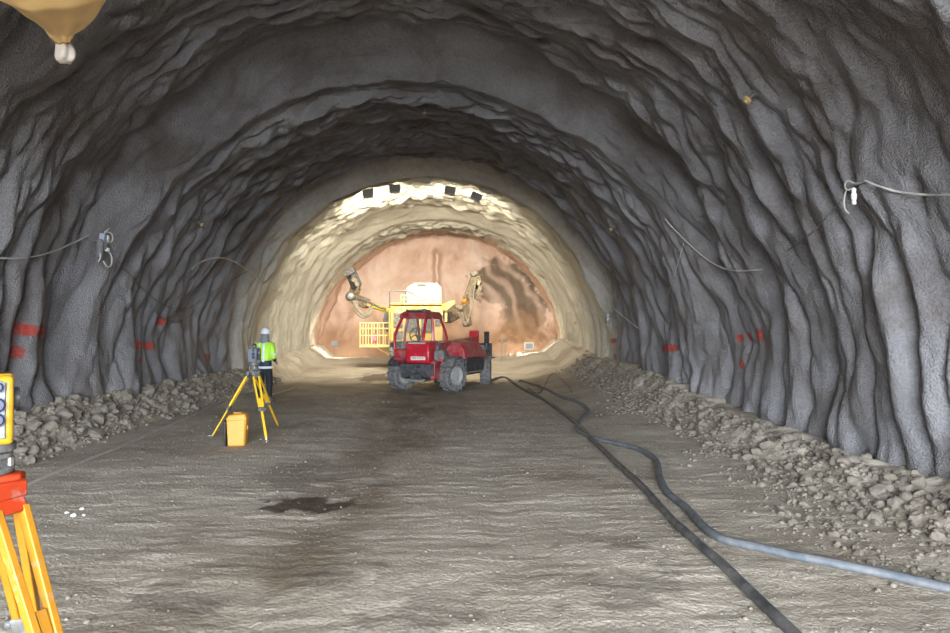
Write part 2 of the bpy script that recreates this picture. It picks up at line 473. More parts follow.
# ------------------------------------------------------------------ floor
def floor_base(x, y):
    x = np.asarray(x, float); y = np.asarray(y, float)
    z = 0.46 * sstep(23.0, 31.0, y)
    ax = axis_x(y)
    # loose muck banked against the walls
    lw = np.maximum((ax - 4.85) - x, 0)
    z = z + np.minimum(lw * 0.68, 0.50) * sstep(3, 7, y)
    rw = np.maximum(x - (ax + 4.75), 0)
    z = z + np.minimum(rw * 0.75, 0.22 + 0.30 * sstep(8, 18, y))
    z = z + 0.26 * sstep(2.9, 4.7, x - ax) * sstep(9, 20, y)
    return z
def floor_full(x, y):
    z = floor_base(x, y)
    z = z + 0.030 * noise(x * 0.5, y * 0.5, 2.0) + 0.012 * noise(x * 1.7, y * 2.3, 4.0)
    near = 1 - sstep(9, 15, y)
    z = z + near * 0.013 * np.abs(noise(x * 1.1 + 0.3 * noise(x, y, 9), y * 5.5, 6.0)) - near * .006
    z = z + 0.006 * noise(x * 6, y * 8, 8.0) + 0.004 * noise(x * 15, y * 15, 12.0)
    ax = axis_x(y)
    edge = np.maximum(sstep(4.9, 5.3, ax - x), sstep(4.6, 5.2, x - ax))
    z = z + edge * (0.10 * noise(x * 2.2, y * 2.2, 5.5) + 0.06 * noise(x * 5, y * 5, 6.6))
    # shallow wheel tracks
    for c in (-0.9, 0.9):
        xt = -0.35 + 0.018 * y + c
        z = z - 0.022 * np.exp(-((x - xt) / 0.22) ** 2)
    return z
fx = np.concatenate([np.linspace(-6.9, -5.2, 40), np.linspace(-5.15, 4.5, 300), np.linspace(4.55, 6.9, 50)])
fy = np.concatenate([np.linspace(PORTAL_Y - 1, 3.2, 50), np.arange(3.25, 9, 0.030), np.arange(9, 16, 0.055), np.arange(16, 34.6, 0.1)])
FX, FY = np.meshgrid(fx, fy)
FZ = floor_full(FX, FY)
def blob(x, y, cx, cy, rx, ry, seed, ragged=0.6):
    d = np.hypot((x - cx) / rx, (y - cy) / ry) + ragged * fbm(x * 3.2, y * 2.6, seed, 5)
    return 1 - sstep(0.75, 1.0, d)
wet = np.zeros_like(FX)
gp = ground(314, 503); wet = np.maximum(wet, 0.95 * blob(FX, FY, gp.x, gp.y, 0.46, 0.30, 3.3, 0.75))
gp = ground(300, 473); wet = np.maximum(wet, 0.25 * blob(FX, FY, gp.x, gp.y, 0.5, 1.2, 6.3))
gp = ground(383, 378); wet = np.maximum(wet, 0.8 * blob(FX, FY, gp.x - .2, gp.y, 0.7, 1.2, 9.3))
for k in range(9):
    gp = ground(*[(320, 575), (310, 425), (440, 612), (640, 600), (650, 585), (600, 545), (170, 600), (345, 455), (420, 410)][k])
    wet = np.maximum(wet, 0.30 * blob(FX, FY, gp.x, gp.y, 0.30, 0.12 + 0.02 * gp.y, 12.3 + k, 1.6))
brown = np.zeros_like(FX)
path = [ground(*p) for p in ((120, 633), (250, 592), (330, 540), (370, 480), (400, 440), (418, 405), (425, 380))]
px_ = np.interp(FY, [p.y for p in path], [p.x for p in path])
wdt = np.interp(FY, [3.5, 6, 12, 20], [0.65, 0.50, 0.75, 1.4])
brown = np.exp(-((FX - px_) / wdt) ** 2) * np.clip(0.75 + 1.0 * fbm(FX * 1.3, FY * 0.9, 8.1, 4), 0, 1) * 0.80
brown = np.maximum(brown, 0.45 * np.clip(fbm(FX * 0.5, FY * 0.8, 17, 4), 0, 1) * sstep(3, 5, FY))
brown = np.maximum(brown, 0.95 * (1 - sstep(1.6, 3.0, FY + .6 * fbm(FX * .6, FY * .6, 57, 3))))  # unseen floor behind the camera, darkened to cut bounce onto the ceiling
pale = np.clip(0.55 * np.exp(-((FX + 2.6) / 1.2) ** 2) * np.clip(fbm(FX * .9, FY * .7, 27, 4) + .45, 0, 1) * (1 - sstep(10, 16, FY)), 0, 1)
pale = np.maximum(pale, 0.5 * np.clip(fbm(FX * .5, FY * .25, 37, 4), 0, 1) * sstep(0.2, 1.4, FX))
pale = np.maximum(pale, 0.9 * sstep(27.0, 29.5, FY + .8 * fbm(FX * .5, FY * .5, 47, 3)))
floor = grid_object('floor', FX, FY, FZ, floor_material(), {'wet': wet, 'brown': brown, 'pale': pale})
tag(floor, 'grey-brown trodden dirt floor of the tunnel', None, None, 'structure')

OX, OY = np.meshgrid(np.linspace(-45, 45, 40), np.linspace(-70, PORTAL_Y - 0.9, 30))
yard = grid_object('ground', OX, OY, 0.15 * noise(OX * .2, OY * .2, 3) - 0.12, mat('yard soil darkened to dim vault', (0.085, 0.072, 0.058), 0.9, scale=2, var=.3))  # unseen yard; soil made dark so less light bounces up to the vault
tag(yard, 'unseen soil yard outside the tunnel portal, darkened to dim the vault', None, None, 'structure')

def zf(x, y): return float(floor_full(np.array([x]), np.array([y]))[0])
def zbase(x, y): return float(floor_base(x, y))

# ------------------------------------------------------------------ tunnel face
gx = np.arange(-6.5, 7.6, 0.06); gz = np.arange(-0.4, 7.6, 0.06)
GX, GZ = np.meshgrid(gx, gz)
u = (GX - 0.45) / 5.8; v = (GZ - 0.65) / 5.8
GY = FACE_Y - 0.2 - 0.9 * np.clip(1 - (u * u + v * v), 0, 1) * 0.5
GY = GY + 0.30 * fbm(GX * 0.45, GZ * 0.35, 3.0, 4) + 0.10 * np.abs(noise(GX * 1.6, GZ * 0.9, 9.0)) + 0.02 * noise(GX * 6, GZ * 6, 1.0)
gc = at(437, 270, 34)
groove = np.exp(-((GX - gc.x + 0.12 * noise(GX * 0, GZ * 1.2, 4)) / 0.16) ** 2) * sstep(gc.z - 1.6, gc.z - 1.2, GZ) * (1 - sstep(gc.z + 0.8, gc.z + 1.1, GZ))
GY = GY + 0.55 * groove
GY = GY - 0.9 * (1 - sstep(0.3, 2.0, GZ))              # toe of the face spreads out
ca = at(497, 285, 34); cb = at(518, 312, 34)
clay = np.maximum(blob(GX, GZ, ca.x + .3, ca.z + .1, 1.7, 1.3, 2.2, 0.35), blob(GX, GZ, cb.x + .25, cb.z, 1.3, 1.8, 5.2, 0.35))
sw = np.sin(7.0 * (GX * 0.8 + GZ * 0.35) + 5 * fbm(GX * .5, GZ * .5, 6, 3))
clay = clay * np.clip(0.85 + 0.40 * sw * sstep(ca.x - 1.8, ca.x, cb.x + 0.5 - GX + ca.x), 0.12, 0.95)
cd = at(347, 268, 34)
clay = np.maximum(clay, 0.5 * blob(GX, GZ, cd.x, cd.z, 0.5, 0.8, 8.2))
earth = (1 - sstep(1.2, 2.9, GZ + 0.5 * fbm(GX * .6, GZ * .6, 14, 3))) * 0.8
GY = GY + clay * 0.12
face = grid_object('wall_end', GX, GY, GZ, face_material(), {'clay': clay, 'earth': earth}, flip=False)
tag(face, 'pink rock and earth face at the far end of the tunnel', None, None, 'structure')

# ------------------------------------------------------------------ red paint marks sprayed on the walls (parts of the walls)
PM = paint_material()
def paint_mark(px0, py0, w, h):
    s, y = wallhit(px0, py0)
    n = 12
    a = np.linspace(-1, 1, n); A, B = np.meshgrid(a, a)
    x, yy, z = lining(s + B * h / 2, y + A * w / 2)
    cx = axis_x(yy); nn = np.stack([cx - x, 0 * x, np.where(z > ZC, ZC - z, 0)], -1); nn /= np.linalg.norm(nn, axis=-1, keepdims=True)
    sp = np.clip(1.1 - (np.abs(A) ** 3 + np.abs(B) ** 3) * 1.0, 0, 1)
    par = STRUCT['wall_left' if px0 < 475 else 'wall_right']
    o = grid_object('paint_mark', x + nn[..., 0] * .012, yy, z + nn[..., 2] * .012, PM, {'spray': sp})
    o.parent = par
for p in ((19, 329, .24, .24), (30, 330, .24, .22), (40, 331, .24, .26), (14, 352, .2, .24), (139, 345, .34, .22), (149, 346, .34, .22),
          (158, 321, .3, .25), (208, 357, .55, .24), (140, 361, .2, .12), (742, 338, .26, .18), (751, 337, .26, .2), (760, 335, .28, .26), (742, 364, .2, .22),
          (667, 348, .4, .2), (673, 348, .4, .2), (614, 341, .5, .2), (616, 356, .4, .14), (586, 352, .6, .22)):
    paint_mark(*p)

# ------------------------------------------------------------------ floodlights hung in the pocket behind the lip
DK = mat('dark housing', (0.10, 0.10, 0.095), 0.5, dust=0.3, bmp=0.1)
STEEL = mat('worn steel', (0.32, 0.31, 0.30), 0.45, 0.7, dust=0.25)
GALV = mat('galvanised steel', (0.50, 0.50, 0.49), 0.4, 0.8, dust=0.15)
BLACK = mat('black rubber', (0.022, 0.022, 0.023), 0.6, dust=0.15)
EM = emit_mat('lit floodlight lens', (1.0, 0.90, 0.66), 30.0)
def flood(px0, py0, tilt, roll, label):
    p = at(px0, py0, 22.0)
    t = thing('ceiling_floodlight', p, 0, label, 'floodlight', 'floodlights under the lit lip')
    t.rotation_euler = (0, roll, 0); t.scale = (1.15, 1.15, 1.15)
    k = MB().box((0, 0, 0), (0.29, 0.10, 0.26), (tilt, 0, 0)).build('housing', mat('floodlight housing', (0.36, 0.35, 0.32), 0.5, dust=0.4), t, 0.012)
    for i in range(5): MB().box((-0.1 + i * 0.05, -0.065, 0.0), (0.012, 0.04, 0.2), (tilt, 0, 0)).build('cooling_fin', STEEL, k)
    a = Euler((tilt, 0, 0)).to_matrix()
    c = a @ Vector((0, 0.056, 0))
    MB().box(c, (0.25, 0.008, 0.22), (tilt, 0, 0)).build('lens', EM, t)
    MB().bar((-.155, 0, -.02), (-.155, 0, 0.2), 0.012, 0.04).bar((.155, 0, -.02), (.155, 0, 0.2), 0.012, 0.04).bar((-.155, 0, 0.2), (.155, 0, 0.2), 0.04, 0.012).cyl((0, 0, 0.2), (0, 0, 0.5), 0.012).build('bracket', STEEL, t)
    ld = bpy.data.lights.new('floodlight_lamp', 'AREA'); ld.shape = 'RECTANGLE'; ld.size = 0.25; ld.size_y = 0.22
    ld.energy = FLOOD_POWER; ld.spread = R(125); ld.color = (1.0, 0.92, 0.73)
    lo = bpy.data.objects.new('floodlight_lamp', ld); col.objects.link(lo); lo.parent = t
    lo.location = a @ Vector((0, 0.075, 0)); lo.rotation_euler = (math.pi / 2 + tilt, 0, 0)
    return t
# the lamp beams run along +Y, tipped a little downwards
flood(368, 193.5, R(-28), R(-8), 'grey floodlight hanging at the outer end of the row, above the yellow basket')
flood(395, 189, R(-28), R(-3), 'grey floodlight near the crown, above the white tank')
flood(450, 191, R(-28), R(10), 'grey floodlight just past the crown, above the rock groove')
flood(476, 197, R(-28), R(25), 'tilted grey floodlight at the end of the row, above the dark clay patch')

# ------------------------------------------------------------------ telehandler
RED = mat('dusty red paint', (0.42, 0.018, 0.030), 0.42, dust=0.42, dustc=(0.30, 0.22, 0.21), scale=3.0, coat=0.2)
RED_R = mat('clean red paint', (0.52, 0.016, 0.030), 0.38, dust=0.10, dustc=(0.36, 0.25, 0.24), scale=3.0, coat=0.2)
CHASSIS = mat('dark chassis paint', (0.035, 0.038, 0.045), 0.6, dust=0.35, dustc=(0.16, 0.15, 0.145))
TYRE = mat('muddy tyre rubber', (0.055, 0.054, 0.053), 0.9, dust=0.6, dustc=(0.27, 0.265, 0.26), scale=9, bmp=0.3)
RIM = mat('grey dusty rim', (0.36, 0.36, 0.36), 0.6, dust=0.5, dustc=(0.36, 0.35, 0.33), scale=9)
GLASS = glass_mat()
WHITE = mat('off white paint', (0.78, 0.77, 0.72), 0.5, dust=0.15)
DGREY = mat('grey plastic', (0.14, 0.14, 0.145), 0.6, dust=0.3)

def wheel(parent, x, y, r, w, side, steer=0.0):
    """wheel as one part with tyre, rim and lugs below it"""
    e = bpy.data.objects.new('wheel', None); col.objects.link(e); e.parent = parent; e.location = (x, y, r); e.rotation_euler = (0, 0, steer)
    prof = [(r * .58, -w * .5), (r * .72, -w * .52), (r * .88, -w * .5), (r * .95, -w * .40), (r * .96, 0), (r * .95, w * .40), (r * .88, w * .5), (r * .72, w * .52), (r * .58, w * .5)]
    MB().lathe(prof, (0, 0, 0), (1, 0, 0), 32, cap=False).build('tyre', TYRE, e)
    lug = MB()
    for k in range(16):
        for sgn in (-1, 1):
            a = 2 * math.pi * (k + (0.5 if sgn > 0 else 0)) / 16
            pts = []
            for t, da in ((0.04, 0.0), (0.5, -0.14)):
                aa = a + da
                pts.append(Vector((sgn * w * t, math.cos(aa) * r * .955, math.sin(aa) * r * .955)))
            up = Vector((0, math.cos(a), math.sin(a)))
            lug.bar(pts[0], pts[1], 0.055, r * 0.10, up)
    lug.build('tread_lugs', TYRE, e)['kind'] = 'stuff'
    o = side * w * 0.30
    MB().lathe([(r * .60, -w * .45), (r * .60, w * .45), (r * .55, w * .44), (r * .50, side * w * .18 if side > 0 else w * .3), (r * .30, w * .22), (r * .28, w * .30), (r * .02, w * .30)] if side > 0 else
               [(r * .02, -w * .30), (r * .28, -w * .30), (r * .30, -w * .22), (r * .50, -w * .18), (r * .55, -w * .44), (r * .60, -w * .45), (r * .60, w * .45)], (0, 0, 0), (1, 0, 0), 28).build('rim', RIM, e)
    b = MB()
    for k in range(8):
        a = 2 * math.pi * k / 8
        b.cyl((side * w * .20, math.cos(a) * r * .38, math.sin(a) * r * .38), (side * w * .27, math.cos(a) * r * .38, math.sin(a) * r * .38), 0.016, n=6)
    b.build('wheel_nuts', STEEL, e)['kind'] = 'stuff'
    return e

def text_mesh(curve, name):
    tmp = bpy.data.objects.new('tmp_text', curve); col.objects.link(tmp)
    dg = bpy.context.evaluated_depsgraph_get(); me = bpy.data.meshes.new_from_object(tmp.evaluated_get(dg))
    bpy.data.objects.remove(tmp); me.name = name
    o = bpy.data.objects.new(name, me); col.objects.link(o)
    return o
def telehandler():
    g = ground(449, 392)                       # where the near rear tyre stands
    yaw = -R(25)
    F = Vector((-math.sin(yaw), math.cos(yaw), 0)); Rt = Vector((math.cos(yaw), math.sin(yaw), 0))
    base = Vector((g.x, g.y, 0)) - Rt * 0.80 + F * 0.25
    base.z = zf(base.x, base.y)
    t = thing('telehandler', base, yaw, 'red telescopic handler with glazed cab and muddy grey tyres', 'vehicle')
    WB = 2.65; r = 0.45; w = 0.33
    # local frame: X right, Y forward, origin on the ground under the rear axle
    for x, y, st in ((-.80, 0, R(-20)), (.80, 0, R(-20)), (-.80, WB, R(18)), (.80, WB, R(18))):
        wheel(t, x, y, r, w, 1 if x > 0 else -1, st)
    c = MB().prism([(-.65, .42), (-.65, .78), (-.1, .95), (WB + .55, .85), (WB + .75, .50), (WB + .3, .34), (-.2, .34)], 'x', -.50, .50)
    c.build('chassis', CHASSIS, t, 0.02)
    MB().cyl((-.8, 0, r), (.8, 0, r), 0.09).box((0, 0, r), (.34, .34, .3)).build('axle', CHASSIS, t)
    MB().cyl((-.8, WB, r), (.8, WB, r), 0.09).box((0, WB, r), (.34, .34, .3)).build('axle', CHASSIS, t)
    # rear counterweight panel with its white plate
    p = MB().prism([(-.80, .86), (-.82, 1.28), (-.75, 1.40), (-.20, 1.42), (-.20, .80), (-.74, .80)], 'x', -.27, .45).build('rear_panel', RED_R, t, 0.05, seg=3)
    MB().box((.12, -.816, .955), (.44, .012, .095), (R(3), 0, 0)).build('name_plate', WHITE, p)
    tx = bpy.data.curves.new('lettering', 'FONT'); tx.body = 'MANITOU'; tx.size = 0.085; tx.align_x = 'CENTER'; tx.align_y = 'CENTER'; tx.extrude = 0.002
    to = text_mesh(tx, 'lettering'); to.parent = p; to.location = (.12, -.825, .955); to.rotation_euler = (R(93), 0, 0); to.data.materials.append(RED)
    MB().box((.06, -.775, 1.375), (.52, .07, .02), (R(30), 0, 0)).build('grille', mat('pale grille', (.55, .52, .5), .5), p)
    # bumper, tow hitch
    h = MB().box((.05, -.68, .64), (1.0, .16, .32)).box((.05, -.72, .44), (.34, .2, .14)).cyl((.05, -.82, .52), (.05, -.82, .74), .02)
    h.box((.05, -.80, .55), (.22, .14, .02)).box((.05, -.80, .71), (.22, .14, .02)); h.build('tow_hitch', CHASSIS, t, 0.015)
    MB().prism([(-.25, .30), (.22, .30), (.30, .38), (-.3, .38)], 'y', -.7, -.35).build('sump_guard', GALV, t)
    # cab on the left side
    x0, x1 = -.74, .13
    body = MB().prism([(-.42, .80), (-.62, 1.0), (-.62, 1.18), (-.45, 1.22), (1.15, 1.10), (1.25, .60), (.45, .55)], 'x', x0, x1).build('cab_tub', RED, t, 0.03)
    post = []
    fr = lambda *pts: MB().tube(spline(pts, 6), 0.042, 8)
    frames = {'rear_left': ((x0, -.55, 1.15), (x0 - .02, -.48, 1.6), (x0 + .08, -.22, 2.1)), 'rear_right': ((x1, -.55, 1.15), (x1, -.48, 1.6), (x1 - .04, -.22, 2.1)),
              'front_left': ((x0, 1.2, 1.05), (x0 - .02, 1.05, 1.6), (x0 + .08, .72, 2.08)), 'front_right': ((x1, 1.2, 1.05), (x1, 1.05, 1.6), (x1 - .04, .72, 2.08)),
              'mid_right': ((x1, .10, 1.15), (x1 + .01, .12, 1.6), (x1 - .03, .15, 2.1)), 'mid_left': ((x0, .10, 1.15), (x0 - .03, .12, 1.6), (x0 + .07, .15, 2.1))}
    for k, v in frames.items(): fr(*v).build('cab_post', RED_R, t)
    rf = MB().prism([(-.36, 2.06), (-.32, 2.19), (-.1, 2.27), (.6, 2.26), (.84, 2.17), (.86, 2.05)], 'x', x0 + .03, x1 - .01).build('cab_roof', RED, t, 0.03)
    MB().box((-.30, .05, 2.295), (.62, .40, .05)).build('roof_rack', DGREY, rf, 0.015)
    MB().cyl((x1 - .12, -.2, 2.2), (x1 - .12, -.2, 2.34), .05, .04, 12).build('beacon', DGREY, rf)
    MB().box((x0 + .1, -.28, 2.1), (.09, .05, .07)).build('work_lamp', GALV, rf, .01)
    g1 = MB(); 
    def quad(a, b, c_, d): g1.add([a, b, c_, d], [(0, 1, 2, 3)])
    def pane(name, vs):
        b = MB(); n = (Vector(vs[1]) - Vector(vs[0])).cross(Vector(vs[2]) - Vector(vs[0])).normalized() * .006
        vs = [Vector(v) for v in vs]; k = len(vs)
        b.add([v for v in vs] + [v + n for v in vs], [tuple(range(k)), tuple(range(2 * k - 1, k - 1, -1))] + [(i, (i + 1) % k, (i + 1) % k + k, i + k) for i in range(k)])
        return b.build(name, GLASS, t)
    pane('rear_window', [(x0 + .02, -.55, 1.2), (x1 - .02, -.55, 1.2), (x1 - .02, -.48, 1.6), (x1 - .05, -.24, 2.06), (x0 + .09, -.24, 2.06), (x0, -.48, 1.6)])
    pane('windscreen', [(x0 + .02, 1.2, 1.1), (x1 - .02, 1.2, 1.1), (x1 - .02, 1.05, 1.6), (x1 - .05, .74, 2.04), (x0 + .09, .74, 2.04), (x0, 1.05, 1.6)])
    pane('side_window', [(x1, -.5, 1.2), (x1, .06, 1.2), (x1 - .03, .1, 2.05), (x1 - .03, -.22, 2.05), (x1, -.45, 1.6)])
    pane('side_window', [(x1, .14, 1.2), (x1, 1.15, 1.1), (x1, 1.02, 1.6), (x1 - .03, .7, 2.04), (x1 - .03, .18, 2.05)])
    pane('side_window', [(x0, -.5, 1.2), (x0, 1.15, 1.1), (x0, 1.02, 1.6), (x0 + .06, .7, 2.04), (x0 + .06, -.22, 2.05), (x0, -.45, 1.6)])
    MB().box((-.30, .0, 1.12), (.46, .46, .12)).box((-.30, -.25, 1.26), (.44, .10, .3), (R(-8), 0, 0)).build('seat', BLACK, t, 0.04)
    st = [Vector((-.30 + .19 * math.cos(a), -.10 + .06 * math.sin(a), 1.60 + .19 * math.sin(a))) for a in [2 * math.pi * i / 20 for i in range(20)]]
    sw_ = MB().tube(st, .016, 6, closed=True).cyl((-.30, -.10, 1.60), (-.30, .45, 1.15), .03)
    for a in (R(90), R(210), R(330)): sw_.cyl((-.30, -.10, 1.60), (-.30 + .19 * math.cos(a), -.10 + .06 * math.sin(a), 1.60 + .19 * math.sin(a)), .016)
    sw_.build('steering_wheel', BLACK, t)
    MB().prism([(.80, 1.1), (.75, 1.38), (.95, 1.42), (1.15, 1.15)], 'x', x0 + .06, x1 - .06).build('dashboard', DGREY, t, .02)
    # boom lying between the cab and the engine pod
    bm_ = MB().bar((.30, -.30, 1.22), (.30, 2.75, 1.40), .26, .24).build('boom', RED, t, 0.025)
    MB().bar((.30, 1.2, 1.31), (.30, 3.0, 1.42), .21, .22).build('inner_boom', RED_R, bm_, 0.015)
    MB().box((.30, -.22, 1.18), (.34, .30, .36)).cyl((.10, -.25, 1.22), (.50, -.25, 1.22), .07).build('boom_pivot', DGREY, bm_, .02)
    MB().box((.27, 3.0, 1.50), (.30, .16, .42)).build('boom_head', RED_R, bm_, .03)
    MB().cyl((.27, .2, .95), (.27, 1.3, 1.25), .06).cyl((.27, 1.3, 1.25), (.27, 1.7, 1.33), .035).build('lift_cylinder', STEEL, bm_)
    MB().box((.27, 3.15, 1.05), (1.1, .06, .5)).bar((.0, 3.2, .82), (.0, 4.1, .80), .1, .04).bar((.55, 3.2, .82), (.55, 4.1, .80), .1, .04).build('fork_carriage', CHASSIS, bm_)
    # engine pod on the right side
    hood = MB()
    prof = [(.44, 1.05), (.48, 1.32), (.62, 1.43), (.90, 1.39), (1.04, 1.20), (1.07, .92)]
    secs = [(.30, .86), (.5, 1.0), (1.1, 1.02), (1.7, .92), (2.15, .70)]
    vs = []; 
    for y, sc in secs:
        for x, z in prof: vs.append((.42 + (x - .42) * (0.9 + 0.1 * sc), y, .70 + (z - .70) * sc))
    n = len(prof); fs = []
    for i in range(len(secs) - 1):
        for k in range(n - 1): fs.append((i * n + k, i * n + k + 1, (i + 1) * n + k + 1, (i + 1) * n + k))
        fs.append((i * n + n - 1, i * n, (i + 1) * n, (i + 1) * n + n - 1))
    fs.append(tuple(range(n))); fs.append(tuple((len(secs) - 1) * n + k for k in range(n)))
    hd = hood.add(vs, fs).build('engine_hood', RED, t, 0.03)
    MB().prism([(.46, .50), (.50, .92), (1.9, .92), (1.86, .52)], 'x', .42, 1.03).build('engine_case', CHASSIS, t, 0.02)
    MB().prism([(.32, .86), (.36, 1.12), (.55, 1.22), (.55, .86)], 'x', .44, .98).build('hood_grille', BLACK, hd, .02)
    MB().box((.74, 1.0, .50), (.62, 1.3, .05)).build('step', GALV, t, .01)
    # fenders and lamps
    for sx in (-1, 1):
        pts = [(math.cos(a) * .54, r + math.sin(a) * .54) for a in [R(150 - i * 16) for i in range(8)]]
        f = MB()
        for i in range(len(pts) - 1):
            a, b = pts[i], pts[i + 1]
            f.bar((sx * .82, a[0], a[1]), (sx * .82, b[0], b[1]), .38, .03, (0, b[0], b[1] - r))
        f.build('mudguard', CHASSIS if sx < 0 else DGREY, t)
    lr = emit_mat('tail lamp red', (0.55, 0.06, 0.05), 0.0)
    MB().box((-.68, -.50, 1.06), (.20, .10, .34)).build('rear_side_panel', RED, t, .02)
    MB().box((-.68, -.56, 1.02), (.13, .03, .09)).build('tail_lamp', lr, t, .01)
    MB().box((.62, -.42, 1.02), (.30, .30, .30)).build('tool_box', DGREY, t, .04)
    MB().box((.72, -.60, .90), (.12, .05, .08)).build('tail_lamp', lr, t, .01)
    MB().box((.50, -.45, .62), (.14, .5, .5)).build('rear_side_panel', RED, t, .02)
    # mirror out at the front corner
    m = MB().tube([(.98, 1.95, 1.05), (1.06, 2.05, 1.20), (1.06, 2.05, 1.34)], .02).build('mirror_arm', DGREY, t)
    MB().box((1.06, 2.05, 1.50), (.17, .06, .36)).build('mirror', BLACK, m, .025)
    MB().box((.90, 2.0, 1.20), (.26, .2, .12)).build('mirror_bracket', DGREY, m, .03)
    return t
telehandler()

# ------------------------------------------------------------------ drilling jumbo behind it
YEL = mat('dusty yellow paint', (0.72, 0.44, 0.05), 0.5, dust=0.45, dustc=(0.62, 0.52, 0.34), scale=3)
YEL_C = mat('pale yellow rail paint', (0.80, 0.62, 0.22), 0.5, dust=0.4, dustc=(0.72, 0.62, 0.42), scale=5)
MUD = mat('muddy boom steel', (0.13, 0.085, 0.05), 0.7, dust=0.5, dustc=(0.38, 0.30, 0.21), scale=7, bmp=0.3)
HOSEM = mat('pale hose bundle', (0.30, 0.26, 0.20), 0.6, dust=0.4, dustc=(0.14, 0.11, 0.08), scale=8)
def jumbo():
    D = 27.0
    b = at(418, 350, D); b.z = zf(b.x, D) 
    t = thing('drilling_jumbo', (b.x, D, b.z), 0, 'yellow drilling rig with two booms and a white tank, at the tunnel face', 'drilling rig')
    def L(px0, py0, dd=0.0):     # pixel to local point, dd further up the tunnel
        p = at(px0, py0, D + dd); return Vector((p.x - b.x, dd, p.z - b.z))
    for x in (-.85, .85):
        for y in (-.6, 2.2): wheel(t, x, y, .5, .38, 1 if x > 0 else -1)
    MB().prism([(-1.1, .5), (-1.1, 1.05), (3.1, 1.05), (3.4, .8), (3.1, .45)], 'x', -.62, .62).build('chassis', CHASSIS, t, .02)
    # machine house: stepped yellow sides with dark openings
    MB().prism([(-1.15, 1.05), (-1.15, 2.35), (-.9, 2.45), (2.0, 2.45), (2.0, 1.05)], 'x', -1.0, .95).build('machine_house', YEL, t, .04)
    for x, z, w, h in ((-.72, 1.85, .34, .55), (-.72, 1.3, .34, .3), (-.2, 1.75, .4, .7), (.35, 1.75, .4, .7), (.76, 1.9, .22, .5)):
        MB().box((x, -1.16, z), (w, .05, h)).build('service_hatch', mat('dark hatch', (.09, .085, .075), .5, dust=.4, dustc=(.4, .35, .26)), t, .01)
    # white tank with grey top, resting on the deck
    a0, a1 = L(402, 308), L(442, 285)
    zt0, zt1 = a0.z, a1.z
    sec = [(a0.x, zt0), (a0.x + .06, zt0 + .35), (a0.x + .22, zt1 - .12), (a0.x + .42, zt1), (a1.x - .12, zt1 - .02), (a1.x - .03, zt1 - .12), (a1.x, zt0 + .3), (a1.x - .02, zt0)]
    tk = MB().prism(sec, 'y', -.7, 1.3).build('water_tank', mat('cream tank', (.40, .39, .34), .4, dust=.2, dustc=(.6, .54, .4)), t, .07, seg=3)
    MB().box(((a0.x + a1.x) / 2 + .15, .3, zt1), (.95, 1.9, .09)).build('tank_cover', mat('grey cover', (.34, .34, .31), .5, dust=.3), tk, .03)
    MB().box(((a0.x + a1.x) / 2, -.73, zt1 - .03), (.34, .05, .10)).build('work_lamp', DGREY, tk, .02)
    MB().cyl((a0.x + .25, -.73, zt0 + .18), (a1.x - .25, -.73, zt0 + .18), .16, n=16).build('receiver', GALV, tk)
    MB().tube([(a0.x + .05, -.72, zt1 - .2), (a0.x + .35, -.72, zt1 - .33), (a0.x + .62, -.72, zt0 + .42)], .018).build('tank_seam', DK, tk)
    # deck rails
    dk = MB().box((-.05, -.4, 2.47), (1.9, 1.5, .06)).build('deck', YEL, t)
    for x in (-.62, -.35, .0, .25, .55, .85): MB().cyl((x, -1.1, 2.45), (x, -1.1, 2.78), .022, n=8).build('rail_post', YEL_C, dk)
    for z in (2.62, 2.78): MB().cyl((-.62, -1.1, z), (.85, -1.1, z), .02, n=8).build('rail', YEL_C, dk)
    # black frame beside the tank
    p0, p1 = L(391, 346), L(391, 292)
    MB().cyl((p0.x, -.9, 1.2), (p0.x, -.9, p1.z), .028, n=8).cyl((p0.x, -.9, p1.z), (p0.x + .6, -.9, p1.z), .028, n=8).cyl((p0.x + .6, -.9, p1.z), (p0.x + .6, -.9, 2.4), .028, n=8).build('canopy_frame', DK, t)
    MB().box((p0.x + .12, -.95, 1.7), (.30, .1, 1.2)).build('side_locker', YEL, t, .02)
    MB().box((p0.x + .12, -1.01, 2.0), (.2, .03, .35)).build('locker_door', DGREY, t, .01)
    # arm over the deck on the right of the tank
    q = [L(437, 311), L(444, 303), L(455, 300), L(455, 304), L(447, 311)]
    MB().prism([(p.x, p.z) for p in q], 'y', -.2, .25).build('crane_arm', YEL, t, .03)
    MB().bar(L(446, 309) , L(446, 322), .10, .14).build('crane_post', YEL_C, t, .01)
    # left boom
    bl = MB().bar(L(391, 318, 1.0), L(389, 312, 1.2), .22, .30).bar(L(389, 311, 1.2), L(364, 302, 1.6), .20, .22).build('boom', YEL, t, .03)
    MB().bar(L(372, 305.5, 1.3), L(389, 310, 1.0), .30, .15).build('boom_cover', mat('bright yellow', (.86, .58, .02), .45, dust=.1), bl, .03)
    MB().bar(L(368, 304, 1.5), L(354, 299, 1.8), .34, .40).build('boom_joint', MUD, bl, .05)
    k = MB().tube(spline([L(386, 309, .8), L(379, 307, .7), L(368, 302, .8), L(358, 299, 1.0)], 5), .05, 8).build('boom_hose', DK, bl)
    for i, (dx, dy) in enumerate(((0, 0), (1.5, 1.0), (-1.5, 2.0), (3, 2.5), (0.5, 4))):
        MB().tube(spline([L(353 + i, 301, .7), L(357 + dx, 309 + dy, .5), L(363 + dx, 314 + dy * .9, .5), L(369 + dx * .5, 312 + dy * .5, .5), L(372, 305, .8)], 6), .045, 7).build('hose_loop', HOSEM, bl)
